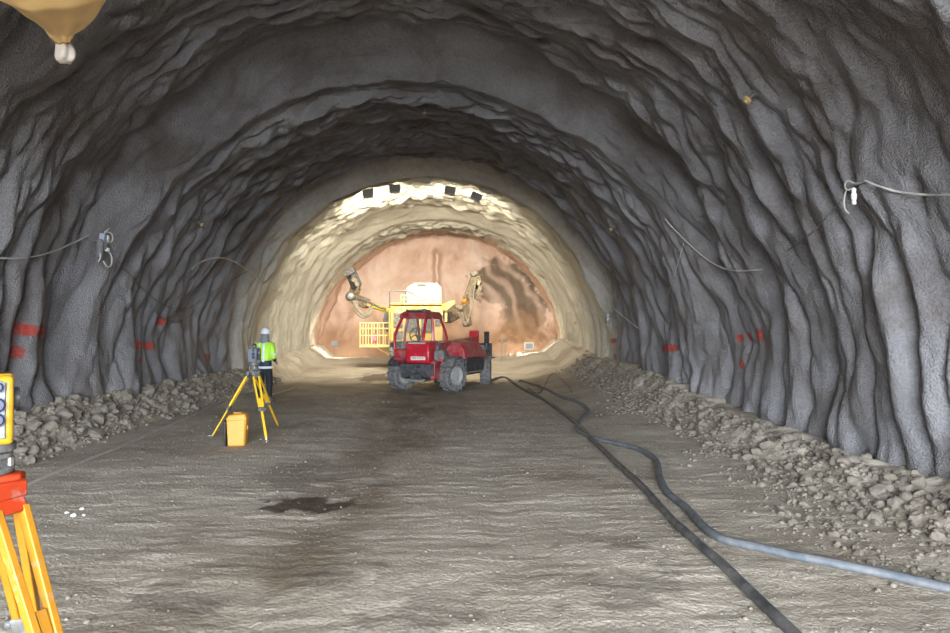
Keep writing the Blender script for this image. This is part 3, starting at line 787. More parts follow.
    for i in range(4):
        MB().tube(spline([L(386 + i * 1.2, 312, .5), L(384 + i * 1.6, 320, .3), L(386 + i * 1.4, 328 + i % 2 * 2, .3), L(389, 332, .6)], 6), .035, 7).build('hanging_hose', DK, bl)
    # left feed with its drill at the boom tip
    fd = MB().bar(L(352, 299, 1.6), L(356, 287, 1.9), .34, .34).build('feed_cradle', MUD, t, .03)
    MB().bar(L(357, 287, 1.6), L(352, 275, 2.1), .34, .40).box(L(350, 272.5, 2.0), (.46, .7, .26), (0, R(-25), 0)).build('feed_beam', DK, fd, .03)
    MB().tube(spline([L(352, 277, 1.4), L(357, 281, 1.3), L(358, 288, 1.3), L(355, 293, 1.3)], 5), .05, 7).build('feed_hose', MUD, fd)
    MB().lathe([(.0, -.1), (.17, -.08), (.20, .1), (.14, .3), (.05, .34)], L(350, 297, 1.2), (0.2, -1, 0.1), 16).build('rotation_motor', STEEL, fd)
    MB().box(L(354, 280, 1.3), (.2, .3, .18), (0, R(30), 0)).box(L(357, 284, 1.3), (.16, .3, .22), (0, R(-20), 0)).build('rock_drill', HOSEM, fd, .03)
    # right boom, caked with mud
    br = MB().bar(L(446, 318, 1.0), L(458, 311, 1.4), .40, .50).build('boom', MUD, t, .04)
    MB().bar(L(456, 311, 1.3), L(466, 309, 1.6), .40, .46).bar(L(464, 310, 1.5), L(468, 326, 1.3), .30, .30).box(L(459, 307, 1.2), (.34, .3, .22), (0, R(10), 0)).build('boom_joint', MUD, br, .04)
    MB().bar(L(464, 304, 1.5), L(470, 293, 1.8), .24, .28).build('boom_arm', mat('worn orange yellow', (.55, .26, .03), .5, dust=.4, dustc=(.3, .2, .1)), br, .03)
    fd = MB().bar(L(468, 300, 1.5), L(478, 273, 2.0), .34, .34).box(L(474, 291, 1.6), (.56, .4, .60), (0, R(20), 0)).box(L(476, 281, 1.8), (.46, .4, .36), (0, R(-15), 0)).build('feed_beam', MUD, t, .03)
    MB().box(L(474, 273.5, 1.9), (.30, .5, .22), (0, R(-30), 0)).build('drill_head', HOSEM, fd, .04)
    MB().box(L(477, 285, 1.5), (.2, .2, .4), (0, R(20), 0)).build('rock_drill', mat('dusty yellow steel', (.6, .45, .2), .6, dust=.5), fd, .03)
    for i in range(4):
        MB().tube(spline([L(456 + 2 * i, 312, .9), L(461 + i, 318 + i, .8), L(465 + i, 325 - i, .8), L(469, 318, .9), L(470 + i, 303, 1.1), L(468 + 2 * i, 290, 1.2), L(477, 279, 1.4)], 6), .035, 7).build('boom_hose', HOSEM if i % 2 else MUD, br)
    # service basket
    c0, c1 = L(361.5, 347), L(390, 323)
    x0, x1, z0, z1 = c0.x, c1.x, c0.z, c1.z
    bk = MB().box(((x0 + x1) / 2, 0, z0 + .05), (x1 - x0, 1.1, .10)).build('basket_floor', YEL_C, t, .01)
    for y in (-.55, .55):
        for i in range(6):
            x = x0 + (x1 - x0) * i / 5
            MB().cyl((x, y, z0), (x, y, z1), .026, n=8).build('basket_post', YEL_C, bk)
        for z in (z0 + .45, z0 + .72, z1): MB().cyl((x0, y, z), (x1, y, z), .024, n=8).build('basket_rail', YEL_C, bk)
    for z in (z0 + .5, z1): MB().cyl((x0, -.55, z), (x0, .55, z), .024, n=8).build('basket_rail', YEL_C, bk)
    MB().box((x0 + .5, -.5, z0 + .34), (.26, .05, .34)).build('control_box', RED_R, bk, .02)
    MB().bar((x1 - .5, .2, z0), (x1 + .4, .5, z0 - .15), .16, .16).bar((x1 - .45, -.3, z0 - .02), (x1 + .1, -.3, z0 - .35), .08, .08).build('basket_arm', YEL, bk, .02)
    return t
jumbo()

# ------------------------------------------------------------------ surveying tripods and instruments
TRIY = mat('yellow tripod paint', (0.78, 0.46, 0.02), 0.4, dust=0.12, dustc=(.5, .42, .25), scale=9)
def total_station(name, loc, rz, label, shell, scale=1.0, cover=None, cat='total station'):
    t = thing(name, Vector(loc) + Vector((0, 0, .001)), rz, label, cat); t.scale = (scale,) * 3
    MB().lathe([(.075, 0), (.08, .008), (.08, .02), (.062, .025), (.062, .05), (.075, .055), (.075, .07)], n=20).build('tribrach', DK, t)
    for k in range(3):
        a = R(90 + 120 * k); MB().lathe([(.018, 0), (.018, .03), (.01, .034)], (.062 * math.cos(a), .062 * math.sin(a), .022), n=10).build('levelling_screw', STEEL, t)
    MB().lathe([(.07, .07), (.085, .08), (.085, .105), (.07, .112)], n=20).build('base_ring', DK, t)
    # U-shaped alidade: foot and two standards, softly rounded
    arch = [(-.085, .105), (-.10, .15), (-.10, .27), (-.085, .335), (-.05, .345), (-.05, .17), (.05, .17), (.05, .345), (.085, .335), (.10, .27), (.10, .15), (.085, .105)]
    al = MB().prism(arch, 'y', -.075, .075).build('alidade', shell, t, .014, seg=3)
    for sx in (-1, 1):
        pn = MB().prism([(-.052, .13), (-.052, .32), (.0, .335), (.052, .32), (.052, .13)], 'x', sx * .098, sx * .107).build('side_cover', cover or mat('pale grey cover', (.17, .18, .22), .55), al, .003)
        for z, r in ((.305, .017), (.245, .024), (.195, .022)):
            MB().lathe([(r, 0), (r, .018), (r * .8, .022)], (sx * .105, .028 * sx, z), (sx, 0, 0), 16).build('knob', mat('dark blue knob', (.02, .03, .07), .35), pn)
    tl = MB().lathe([(.026, -.10), (.030, -.09), (.030, -.03), (.044, -.02), (.044, .05), (.036, .06), (.036, .09)], (0, 0, .26), (0, 1, 0), 20).build('telescope', DK, t)
    MB().lathe([(.028, .09), (.028, .092)], (0, 0, .26), (0, 1, 0), 16).build('lens', mat('lens glass', (.03, .03, .06), .08), tl)
    MB().box((0, -.082, .135), (.13, .016, .06)).build('keypad', DK, t, .006)
    MB().box((0, -.091, .14), (.07, .004, .04)).build('display', mat('lcd', (.25, .30, .28), .2), t)
    MB().tube(spline([(-.075, 0, .335), (-.07, 0, .375), (-.03, 0, .392), (.03, 0, .392), (.07, 0, .375), (.075, 0, .335)], 5), .013, 8).build('carry_handle', shell, t)
    return t
def tripod(name, top, feet, label, headmat, legmat, clampz=0.52, cat='tripod'):
    """surveying tripod with three extending legs; top is the plate height point, feet are ground points"""
    top = Vector(top); base = Vector((top.x, top.y, 0))
    t = thing(name, base, 0, label, cat)
    h = top.z
    MB().prism([(.095 * math.cos(a) * (1.12 if i % 4 < 2 else .9), .095 * math.sin(a) * (1.12 if i % 4 < 2 else .9)) for i, a in enumerate([2 * math.pi * k / 12 for k in range(12)])], 'z', h - .03, h).build('head_plate', headmat, t, .008)
    hd = MB().lathe([(.055, h - .07), (.07, h - .03)], n=16).build('head_hub', headmat, t)
    MB().cyl((0, 0, h - .16), (0, 0, h - .05), .016, .02, 10).build('centre_screw', DK, hd)
    for f in feet:
        F = Vector(f) - base; d2 = Vector((F.x, F.y, 0)).normalized(); sd = Vector((-d2.y, d2.x, 0))
        A = Vector((0, 0, h - .065)) + d2 * .085
        L = F - A; kn = A + L * clampz
        sh = MB().bar(A - sd * .055 + Vector((0, 0, .02)), A + sd * .055 + Vector((0, 0, .02)), .05, .055); sh.bar(A, A + L.normalized() * .06, .10, .03, d2)
        sh.build('leg_hinge', headmat, t, .006)
        lg = MB().bar(A - sd * .045 + L.normalized() * .04, kn - sd * .03, .026, .032, d2).bar(A + sd * .045 + L.normalized() * .04, kn + sd * .03, .026, .032, d2).bar(kn - sd * .03, kn + sd * .03, .03, .04).build('leg', legmat, t, .004)
        MB().bar(A + L * (clampz - .16), A + L * .955, .036, .022, d2).build('lower_leg', legmat, lg, .003)
        MB().bar(kn - L.normalized() * .035, kn + L.normalized() * .035, .10, .045, d2).cyl(kn + sd * .05, kn + sd * .075, .018, n=8).build('leg_clamp', DK, lg, .006)
        MB().cyl(A + L * .93, A + L, .022, .006, 8).bar(A + L * .955 , A + L * .955 + d2 * .07, .03, .012).build('foot_spike', STEEL, lg)
    return t
# the one standing by the yellow case
f1, f2, f3 = (ground(*p) for p in ((211, 438), (267, 443.5), (279, 427)))
for f in (f1, f2, f3): f.z = zf(f.x, f.y) - .01
tp = at(254, 370, 11.3)
tripod('survey_tripod', tp, (f1, f2, f3), 'yellow survey tripod standing over the yellow case on the tunnel floor', DK, TRIY)
total_station('total_station', tp, R(84), 'dark grey total station on the tripod in front of the surveyor', mat('dark grey instrument', (.075, .08, .09), .5, dust=.25, dustc=(.2, .2, .21)), 1.05, mat('slate cover', (.12, .13, .15), .5))
# the one cut by the picture edge
NT = at(-13, 474, 2.32)
ORG = mat('orange red head', (0.40, 0.035, 0.006), 0.5, dust=.05)
TRIO = mat('orange yellow tripod wood', (0.38, 0.165, 0.010), 0.5, dust=.06, scale=9)
nf = []
for a, rr_ in ((R(-22), .60), (R(98), .62), (R(218), .62)):
    x, y = NT.x + rr_ * math.cos(a), NT.y + rr_ * math.sin(a); nf.append(Vector((x, y, zf(x, y) - .01)))
tripod('survey_tripod', NT, nf, 'close orange survey tripod with red head cut off by the picture edge', ORG, TRIO, 0.44)
total_station('total_station', NT, R(-60), 'yellow total station with pale cover and dark knobs on the close red-headed tripod', mat('instrument yellow', (.46, .25, .015), .4, dust=.05), .93)

# yellow instrument case
CASEY = mat('yellow case plastic', (0.64, 0.29, 0.035), 0.38, dust=.10, dustc=(.6, .45, .2), scale=7)
cp = ground(236, 447); cp.z = zf(cp.x, cp.y)
cs = thing('instrument_case', cp, R(2), 'upright yellow plastic instrument case with rounded lid under the tripod', 'case')
MB().prism([(-.125, 0), (-.15, .40), (-.125, .47), (.12, .49), (.145, .43), (.125, 0)], 'y', -.0, .22).build('shell', CASEY, cs, .03, seg=3)
MB().prism([(-.115, .02), (-.13, .39), (.125, .40), (.115, .02)], 'y', -.015, .0).build('front_panel', CASEY, cs, .006)
MB().box((-.005, .11, .49), (.13, .05, .03)).build('handle', mat('brown handle', (.35, .17, .03), .5), cs, .01)
MB().box((.140, .11, .27), (.02, .05, .06)).build('latch', CASEY, cs, .006)
MB().box((-.003, .11, .415), (.294, .225, .012)).build('lid_seam', mat('amber seam', (.6, .28, .02), .5), cs)
MB().prism([(0.02, 0), (.0, .37), (.10, .40), (.20, .36), (.22, 0.0)], 'x', -.185, -.152).build('carry_pad', BLACK, cs, .01)

# ------------------------------------------------------------------ surveyor
def skin(name, verts, edges, m, parent, root=0, sub=2):
    me = bpy.data.meshes.new(name); me.from_pydata([v[0] for v in verts], edges, []); me.materials.append(m)
    o = bpy.data.objects.new(name, me); col.objects.link(o); o.parent = parent
    o.modifiers.new('skin', 'SKIN').use_smooth_shade = True
    if not me.skin_vertices: me.attributes  # layer is made with the modifier
    for i, v in enumerate(verts):
        sv_ = me.skin_vertices[0].data[i]; r = v[1]; sv_.radius = (r, r) if isinstance(r, (int, float)) else r
        sv_.use_root = (i == root)
    s_ = o.modifiers.new('sub', 'SUBSURF'); s_.levels = sub; s_.render_levels = sub
    return o
def person():
    g = ground(264.5, 402.5); g.z = zf(g.x, g.y)
    t = thing('person', g, R(-14), 'person in lime hi-vis vest and white helmet, seen from behind, dark trousers', 'person')
    t.scale = (.96,) * 3
    SK = mat('skin', (.52, .33, .25), .5); HV = mat('hi-vis lime', (.45, .82, .05), .5, var=.06); NV = mat('navy jacket', (.015, .025, .055), .7)
    TR = mat('black trousers', (.012, .012, .016), .8); SI = mat('silver reflective', (.72, .75, .76), .35); BT = mat('boots', (.03, .026, .022), .7, dust=.4)
    # body: back towards the camera, local +Y is the way they face
    V = [((0, 0, .95), (.12, .085)), ((0, .01, 1.10), (.125, .095)), ((0, .0, 1.28), (.15, .105)), ((0, -.01, 1.42), (.13, .09)), ((0, .0, 1.50), .055), ((.0, .03, 1.56), .058), ((.0, .04, 1.64), (.072, .088)), ((0, .04, 1.73), (.066, .08)),
         ((-.10, 0, .86), .085), ((-.11, .01, .50), .058), ((-.12, -.02, .09), .04), ((-.13, .12, .035), .04),
         ((.10, 0, .86), .085), ((.12, .02, .50), .058), ((.13, -.02, .09), .04), ((.16, .11, .035), .04),
         ((-.19, 0, 1.41), .058), ((-.22, .02, 1.14), .044), ((-.19, .20, 1.03), .030), ((-.16, .27, 1.02), (.03, .018)),
         ((.19, 0, 1.41), .058), ((.225, .0, 1.14), .044), ((.20, .17, .98), .030), ((.185, .245, .965), (.03, .018))]
    E = [(0, 1), (1, 2), (2, 3), (3, 4), (4, 5), (5, 6), (6, 7), (0, 8), (8, 9), (9, 10), (10, 11), (0, 12), (12, 13), (13, 14), (14, 15), (3, 16), (16, 17), (17, 18), (18, 19), (3, 20), (20, 21), (21, 22), (22, 23)]
    # five fingers on each hand, thumb from the side of the palm
    for wi, pi, sx in ((18, 19, -1), (22, 23, 1)):
        P = Vector(V[pi][0]); W = Vector(V[wi][0]); d = (P - W).normalized(); sd = d.cross(Vector((0, 0, 1))).normalized()
        for k, ln in enumerate((.055, .07, .075, .065)):
            o = P + sd * (-.027 + .018 * k)
            i = len(V); V.append((tuple(o + d * ln * .55 - Vector((0, 0, .012))), .009)); V.append((tuple(o + d * ln - Vector((0, 0, .04))), .008)); E += [(pi, i), (i, i + 1)]
        i = len(V); th = W + d * .03 + sd * (.035 * -sx); V.append((tuple(th), .011)); V.append((tuple(th + d * .04 + sd * .012 * -sx), .009)); E += [(wi, i), (i, i + 1)]
    skin('body', V, E, SK, t)
    # face towards +Y
    hd = MB().lathe([(.004, 0), (.018, .006), (.012, .03), (.004, .045)], (0, .115, 1.60), (0, .2, 1), 8).build('nose', SK, t)
    for sx in (-1, 1):
        MB().lathe([(.002, -.012), (.013, -.006), (.013, .006), (.002, .012)], (sx * .033, .105, 1.655), (0, 1, 0), 10).build('eye', WHITE, t)
        MB().lathe([(.006, 0), (.022, .006), (.018, .014), (.004, .016)], (sx * .076, .03, 1.635), (sx, 0, 0), 10).build('ear', SK, t)
    MB().box((0, .115, 1.575), (.045, .012, .010)).build('mouth', mat('lips', (.4, .18, .15), .5), t, .003)
    # collar / hood
    MB().lathe([(.10, 0), (.115, .04), (.105, .11), (.098, .19), (.09, .23)], (0, .0, 1.44), (0, .14, 1), 18).build('grey_hood', mat('grey hood cloth', (.20, .21, .24), .9), t)
    # jacket over trunk and arms
    jk = skin('jacket', [((0, .0, .68), (.205, .155)), ((0, 0, .90), (.195, .145)), ((0, .01, 1.12), (.17, .125)), ((0, 0, 1.29), (.19, .13)), ((0, -.01, 1.42), (.15, .10)), ((0, 0, 1.48), (.085, .075)),
         ((-.19, 0, 1.40), .082), ((-.225, .02, 1.14), .062), ((-.19, .17, 1.04), .046), ((.19, 0, 1.40), .082), ((.23, .0, 1.14), .062), ((.21, .14, .995), .046)],
         [(0, 1), (1, 2), (2, 3), (3, 4), (4, 5), (4, 6), (6, 7), (7, 8), (4, 9), (9, 10), (10, 11)], NV, t)
    vt = skin('vest', [((0, .0, .97), (.212, .160)), ((0, .01, 1.12), (.195, .148)), ((0, 0, 1.29), (.205, .148)), ((0, -.01, 1.415), (.165, .118)), ((0, 0, 1.475), (.09, .08)),
         ((-.19, 0, 1.405), .094), ((-.22, .015, 1.20), .076), ((.19, 0, 1.405), .094), ((.23, .0, 1.13), .076), ((.225, .04, 1.06), .070)],
         [(0, 1), (1, 2), (2, 3), (3, 4), (3, 5), (5, 6), (3, 7), (7, 8), (8, 9)], HV, t)
    # reflective bands: two braces on the back and one band, one band on the jacket skirt, one on the sleeve
    for sx in (-.075, .045):
        MB().tube(spline([(sx, -.120, 1.46), (sx, -.150, 1.40), (sx, -.162, 1.28), (sx, -.160, 1.14), (sx, -.168, 1.0)], 4), .028, 8, flat=.3).build('reflective_brace', SI, vt)
    ring = lambda z, a, b, cy=0.0: [Vector((a * math.cos(q), cy + b * math.sin(q), z)) for q in [2 * math.pi * i / 28 for i in range(28)]]
    MB().tube(ring(.86, .200, .152), .03, 8, closed=True).build('reflective_band', SI, jk)
    MB().tube([Vector((.235 + .078 * math.cos(q), .0 + .078 * math.sin(q), 1.19)) for q in [2 * math.pi * i / 18 for i in range(18)]], .022, 8, closed=True).build('reflective_band', SI, vt)
    skin('trousers', [((0, 0, .90), (.16, .12)), ((-.10, 0, .80), .108), ((-.11, .01, .50), .085), ((-.12, -.02, .10), .072), ((.10, 0, .80), .108), ((.12, .02, .50), .085), ((.13, -.02, .10), .072)],
         [(0, 1), (1, 2), (2, 3), (0, 4), (4, 5), (5, 6)], TR, t)
    for sx, tx in ((-.12, -.13), (.13, .16)):
        MB().lathe([(.062, 0.02), (.06, .12), (.055, .16)], (sx, -.02, 0), n=14).bar((sx, -.07, .045), (tx, .17, .04), .10, .09).build('boot', BT, t, .03)
    # helmet with brim and ridge
    hp = [(.128, 0), (.132, .012), (.118, .02), (.114, .06), (.098, .105), (.065, .135), (.002, .148)]
    hm = MB().lathe(hp, (0, .035, 1.70), (0, -.08, 1), 24).build('helmet', mat('white helmet', (.72, .74, .78), .35), t)
    MB().tube(spline([(0, -.075, 1.76), (0, -.03, 1.835), (0, .05, 1.85), (0, .12, 1.80)], 5), .016, 8, flat=.6).build('helmet_ridge', mat('white helmet', (.72, .74, .78), .35), hm)
    MB().box((0, .165, 1.715), (.16, .09, .012), (R(-12), 0, 0)).build('peak', mat('white helmet', (.72, .74, .78), .35), hm, .005)
    return t
person()

# ------------------------------------------------------------------ ventilation duct end, tied off
def duct():
    m, nt, b = nodes_of('yellow duct cloth')
    tc = N(nt, 'ShaderNodeTexCoord'); n = N(nt, 'ShaderNodeTexNoise', Scale=3.0, Detail=6.0, Roughness=.6); nt.links.new(tc.outputs['Object'], n.inputs['Vector'])
    c = ramp(nt, n.outputs[0], [(.3, (.80, .50, .19)), (.7, (.92, .63, .28))]); nt.links.new(c.outputs[0], b.inputs['Base Color']); b.inputs['Roughness'].default_value = .55
    tip = at(62, 41, 6.2)
    t = thing('ventilation_duct', (tip.x, tip.y, tip.z), 0, 'yellow cloth ventilation duct hanging from the vault, its end tied off', 'air duct')
    # centre line from far behind the camera to the tied tip; local coordinates
    cl = [((.28, -10.6, .62), .60), ((.28, -4, .62), .60), ((.26, -1.6, .60), .60), ((.22, -.95, .52), .57), ((.17, -.55, .38), .50), ((.10, -.28, .22), .32), ((.03, -.09, .07), .11), ((0, 0, 0), .055)]
    P = spline([c_[0] for c_ in cl], 8); r_ = np.interp(np.linspace(0, len(cl) - 1, len(P)), range(len(cl)), [c_[1] for c_ in cl])
    nn = 72; vs = []; fs = []
    for i, p in enumerate(P):
        d = (P[min(i + 1, len(P) - 1)] - P[max(i - 1, 0)]).normalized(); sd = d.cross(Vector((0, 0, 1))).normalized(); up = sd.cross(d)
        gather = max(0, (i / (len(P) - 1) - .35)) / .65
        for k in range(nn):
            a = 2 * math.pi * k / nn
            rad = r_[i] * (1 + gather * (.10 * math.sin(a * 6 + .7 * math.sin(a * 2)) + .06 * math.sin(a * 11 + 1)) )
            vs.append(p + (sd * math.cos(a) + up * math.sin(a)) * rad)
    for i in range(len(P) - 1):
        for k in range(nn): fs.append((i * nn + k, i * nn + (k + 1) % nn, (i + 1) * nn + (k + 1) % nn, (i + 1) * nn + k))
    fs.append(tuple(range(nn)))
    sl = MB().add(vs, fs).build('sleeve', m, t, smooth=80)
    sl.modifiers.new('s', 'SUBSURF').render_levels = 1
    MB().lathe([(.075, -.012), (.083, 0), (.075, .012)], (0.005, -.02, .012), (-.3, 1, -.8), 20).build('tie_cord', mat('brown tie cord', (.30, .17, .06), .8), sl)
    k = MB(); vs = []; rows = 7; q = 28
    for i in range(rows):
        f = i / (rows - 1); c0 = Vector((.018 * math.sin(f * 3), .03 * f, -.17 * f))
        rr0 = (.052 + .022 * math.sin(f * math.pi * .75)) * (1 if i < rows - 1 else .85)
        for j in range(q):
            a = 2 * math.pi * j / q; rr1 = rr0 * (1 + .16 * math.sin(5 * a + 2 * f) + .1 * math.sin(3 * a))
            vs.append(c0 + Vector((rr1 * math.cos(a), rr1 * math.sin(a), 0)))
    fs = [(i * q + j, i * q + (j + 1) % q, (i + 1) * q + (j + 1) % q, (i + 1) * q + j) for i in range(rows - 1) for j in range(q)] + [tuple(range(q)), tuple((rows - 1) * q + j for j in range(q))]
    k.add(vs, fs).build('tied_end', mat('white cloth end', (.58, .50, .43), .7, bmp=.2), t, smooth=60)
    return t
duct()

# ------------------------------------------------------------------ hoses and cables on the floor
HOSE_L = []
def floor_hose(name, px_pts, r, m, label, lift=0.9, flat=1.0, n=10, cat='hose'):
    P = [ground(*p) for p in px_pts]
    S_ = spline(P, 14)
    zz = [zf(p.x, p.y) for p in S_]
    for i, p in enumerate(S_):
        w_ = zz[max(0, i - 5):i + 6]; p.z = (sum(w_) / len(w_) * .6 + max(w_) * .4) + r * lift * flat
    HOSE_L.extend((p.x, p.y) for p in S_)
    o = MB().tube(S_, r, n, flat).build(name, m, None, smooth=60)
    return tag(o, label, cat)
HB = mat('black hose', (0.045, 0.048, 0.052), 0.5, dust=.45, dustc=(.20, .19, .18), scale=4, bmp=.1)
HG = mat('blue grey hose', (0.085, 0.10, 0.12), 0.6, dust=.5, dustc=(.20, .20, .20), scale=5, bmp=.15)
floor_hose('supply_hose', ((489, 371), (505, 378), (522, 390), (545, 402), (575, 424), (592, 441), (618, 466), (642, 489), (668, 518), (690, 541), (722, 570), (752, 598), (789, 634), (830, 676)), .036, HB,
           'black hose running straight from the red handler to the bottom of the picture')
floor_hose('supply_hose', ((519, 364), (520, 374), (527, 383), (545, 390), (560, 398), (580, 405), (588, 413), (581, 421), (577, 430), (590, 438), (615, 444), (640, 451), (656, 462), (660, 480), (668, 495), (686, 510), (703, 530), (722, 543), (760, 552), (800, 561), (860, 572), (905, 581), (955, 592), (1010, 604)), .040, HG,
           'blue-grey hose with S-bends winding across the floor to the picture edge', flat=.85)
floor_hose('thin_cable', ((528, 366), (540, 369), (552, 374), (566, 384), (572, 394)), .012, HB, 'thin black cable curling on the floor beside the start of the hoses', n=6, cat='cable')
floor_hose('ground_cable', ((20, 489), (60, 473), (100, 456), (130, 443), (157, 431), (200, 413), (240, 395), (262, 387)), .020, mat('dusty pale hose', (.44, .40, .35), .8, dust=.5), 'dusty pale pipe half buried along the foot of the muck bank', lift=.6, cat='pipe')
p0, p1 = at(272, 377, 18.6), at(296, 366, 20.0)
pk = MB().bar((p0.x, p0.y, zf(p0.x, p0.y) + .03), (p1.x, p1.y, zf(p1.x, p1.y) + .10), .10, .035).build('plank', mat('muddy plank', (.42, .32, .20), .8, dust=.3), None, .006)
tag(pk, 'long muddy timber plank lying on the bank behind the surveyor', 'plank')

# ------------------------------------------------------------------ work lamps and stands by the face
def work_lamp(px0, py0, d, label, face_m, tilt, sc):
    p = at(px0, py0, d); z0 = zf(p.x, d)
    t = thing('work_lamp', (p.x, d, z0), 0, label, 'work lamp', 'work lamps on the floor by the face')
    t.scale = (sc,) * 3; hz = (p.z - z0) / sc
    hsg = MB().box((0, 0, hz), (.56, .12, .42), (tilt, 0, 0)).build('housing', face_m, t, .03)
    MB().box((0, -.065, hz), (.44, .02, .32), (tilt, 0, 0)).build('back_cover', mat('dull grey panel', (.30, .31, .33), .4), hsg, .01)
    MB().box((0, .07, hz), (.48, .012, .34), (tilt, 0, 0)).build('lens', EM, hsg)
    MB().cyl((-.30, 0, hz), (-.30, 0, hz - .32), .014).cyl((.30, 0, hz), (.30, 0, hz - .32), .014).cyl((-.30, 0, hz - .32), (.30, 0, hz - .32), .014).build('yoke', STEEL, t)
    for a in (0.3, 2.4, 4.5): MB().cyl((0, 0, hz - .32), (.32 * math.cos(a), .32 * math.sin(a), 0), .014).build('leg', STEEL, t)
    ld = bpy.data.lights.new('work_lamp_light', 'AREA'); ld.shape = 'RECTANGLE'; ld.size = .46; ld.size_y = .32; ld.energy = WORK_POWER; ld.color = (1, .92, .73)
    lo = bpy.data.objects.new('work_lamp_light', ld); col.objects.link(lo); lo.parent = t
    lo.location = (0, .09, hz); lo.rotation_euler = (math.pi / 2 + tilt, 0, 0)
    return t
work_lamp(529, 346, 30.5, 'white-framed work lamp on legs, standing past the red handler', WHITE, R(6), .75)
work_lamp(335, 343.5, 30.5, 'small grey work lamp on legs, standing past the yellow basket', mat('dull grey lamp', (.34, .34, .33), .5, dust=.3), R(6), .55)
def stand(px0, d, ztop_px, label):
    p = at(px0, ztop_px, d); z0 = zf(p.x, d)
    t = thing('pipe_stand', (p.x, d, z0), 0, label, 'stand')
    MB().cyl((-.06, 0, 0), (-.06, 0, p.z - z0), .02).build('post', STEEL, t); MB().cyl((.10, 0, 0), (.10, 0, p.z - z0 - .1), .02).build('post', STEEL, t)
    MB().cyl((-.75, 0, .34), (.12, 0, .36), .018).build('crossbar', STEEL, t)
    MB().box((.02, 0, p.z - z0 + .02), (.34, .25, .13), (0, R(-8), 0)).build('clamp_block', MUD, t, .03)
    return t
stand(503, 29.0, 341, 'rusty two-post pipe stand with crossbar, next to the white work lamp')
for i, (a, b, w) in enumerate(((492, 342, .34), (511, 345, .26), (519, 345, .30))):
    p = at(a, b, 31.8 - .3 * i); hz = zf(p.x, p.y)
    o = MB().prism([(-w / 2, 0), (-w / 2.2, .12), (-.02, .17), (w / 2.4, .10), (w / 2, 0)], 'y', -.12, .12).build('tool_bundle', MUD if i != 1 else HOSEM, None, .02)
    o.location = (p.x, p.y, hz); tag(o, ['dark bundle of drill tools lying right behind the red handler mirror', 'pale bundle of drill tools lying beside the pipe stand', 'muddy bundle of drill tools lying next to the white work lamp'][i], 'tools')

# ------------------------------------------------------------------ cables, connectors and bolts on the walls
def wall_cable(name, px_pts, r, m, label, off=.07, cat='cable', n=6):
    D_ = spline([Vector((p[0], p[1], 0)) for p in px_pts], 4)
    Q = [wall_point(*wallhit(p.x, p.y), off) for p in D_]
    P = []
    for i in range(len(Q)):
        w_ = [Q[j] for j in range(max(0, i - 3), min(len(Q), i + 4))]
        P.append(sum(w_, Vector()) / len(w_) if 0 < i < len(Q) - 1 else Q[i])
    o = MB().tube(spline(P, 3), r, n).build(name, m, None, smooth=60)
    return tag(o, label, cat)
CW = mat('pale cable', (.48, .47, .44), .5, dust=.3); CD = mat('dark cable', (.10, .10, .10), .6, dust=.3); CB = mat('blue grey plastic', (.36, .42, .52), .5, dust=.2)
wall_cable('wall_cable', ((-30, 254), (0, 257), (28, 256), (58, 247), (84, 233)), .011, CW, 'pale cable sagging from the picture edge to the tangled connector above red marks')
wall_cable('wall_cable', ((102, 248), (125, 271), (144, 294), (171, 311), (190, 306), (205, 294), (225, 281), (247, 269)), .009, CD, 'thin dark cable drooping along the wall below the arched pale pipe')
wall_cable('wall_pipe', ((186, 266), (192, 260), (201, 256), (213, 254), (224, 256), (236, 262), (247, 272), (256, 279)), .018, CW, 'pale arched pipe sticking out of the wall above the surveyor', off=.16, cat='pipe')
wall_cable('wall_cable', ((146, 302), (156, 316), (168, 322), (180, 320), (192, 310)), .008, CD, 'short dark cable loop hanging low beneath the arched pale pipe')
wall_cable('wall_cable', ((990, 192), (950, 192), (920, 191), (898, 188), (880, 182), (869, 178)), .011, CW, 'pale cable running from the white insulator to the picture edge')
wall_cable('wall_cable', ((848, 196), (838, 206), (825, 222), (808, 238), (793, 248)), .009, CD, 'short dark cable slanting down the wall under the white insulator')
wall_cable('wall_cable', ((767, 268), (750, 269), (735, 270), (715, 262), (700, 249), (688, 238), (676, 226), (668, 217)), .010, CW, 'pale sagging cable in the middle of the folded wall')
wall_cable('wall_cable', ((688, 238), (683, 256), (676, 280), (667, 304)), .007, CW, 'thin pale wire hanging straight down from the sagging cable')
wall_cable('wall_cable', ((571, 283), (575, 291), (580, 299), (586, 307), (594, 314), (607, 316)), .010, CW, 'pale cable curving down to the blue connector by the lit rings', off=.10)
wall_cable('wall_cable', ((618, 307), (625, 313), (634, 321), (643, 327)), .014, CW, 'pale straight wire slanting away from the blue connector', off=.12)

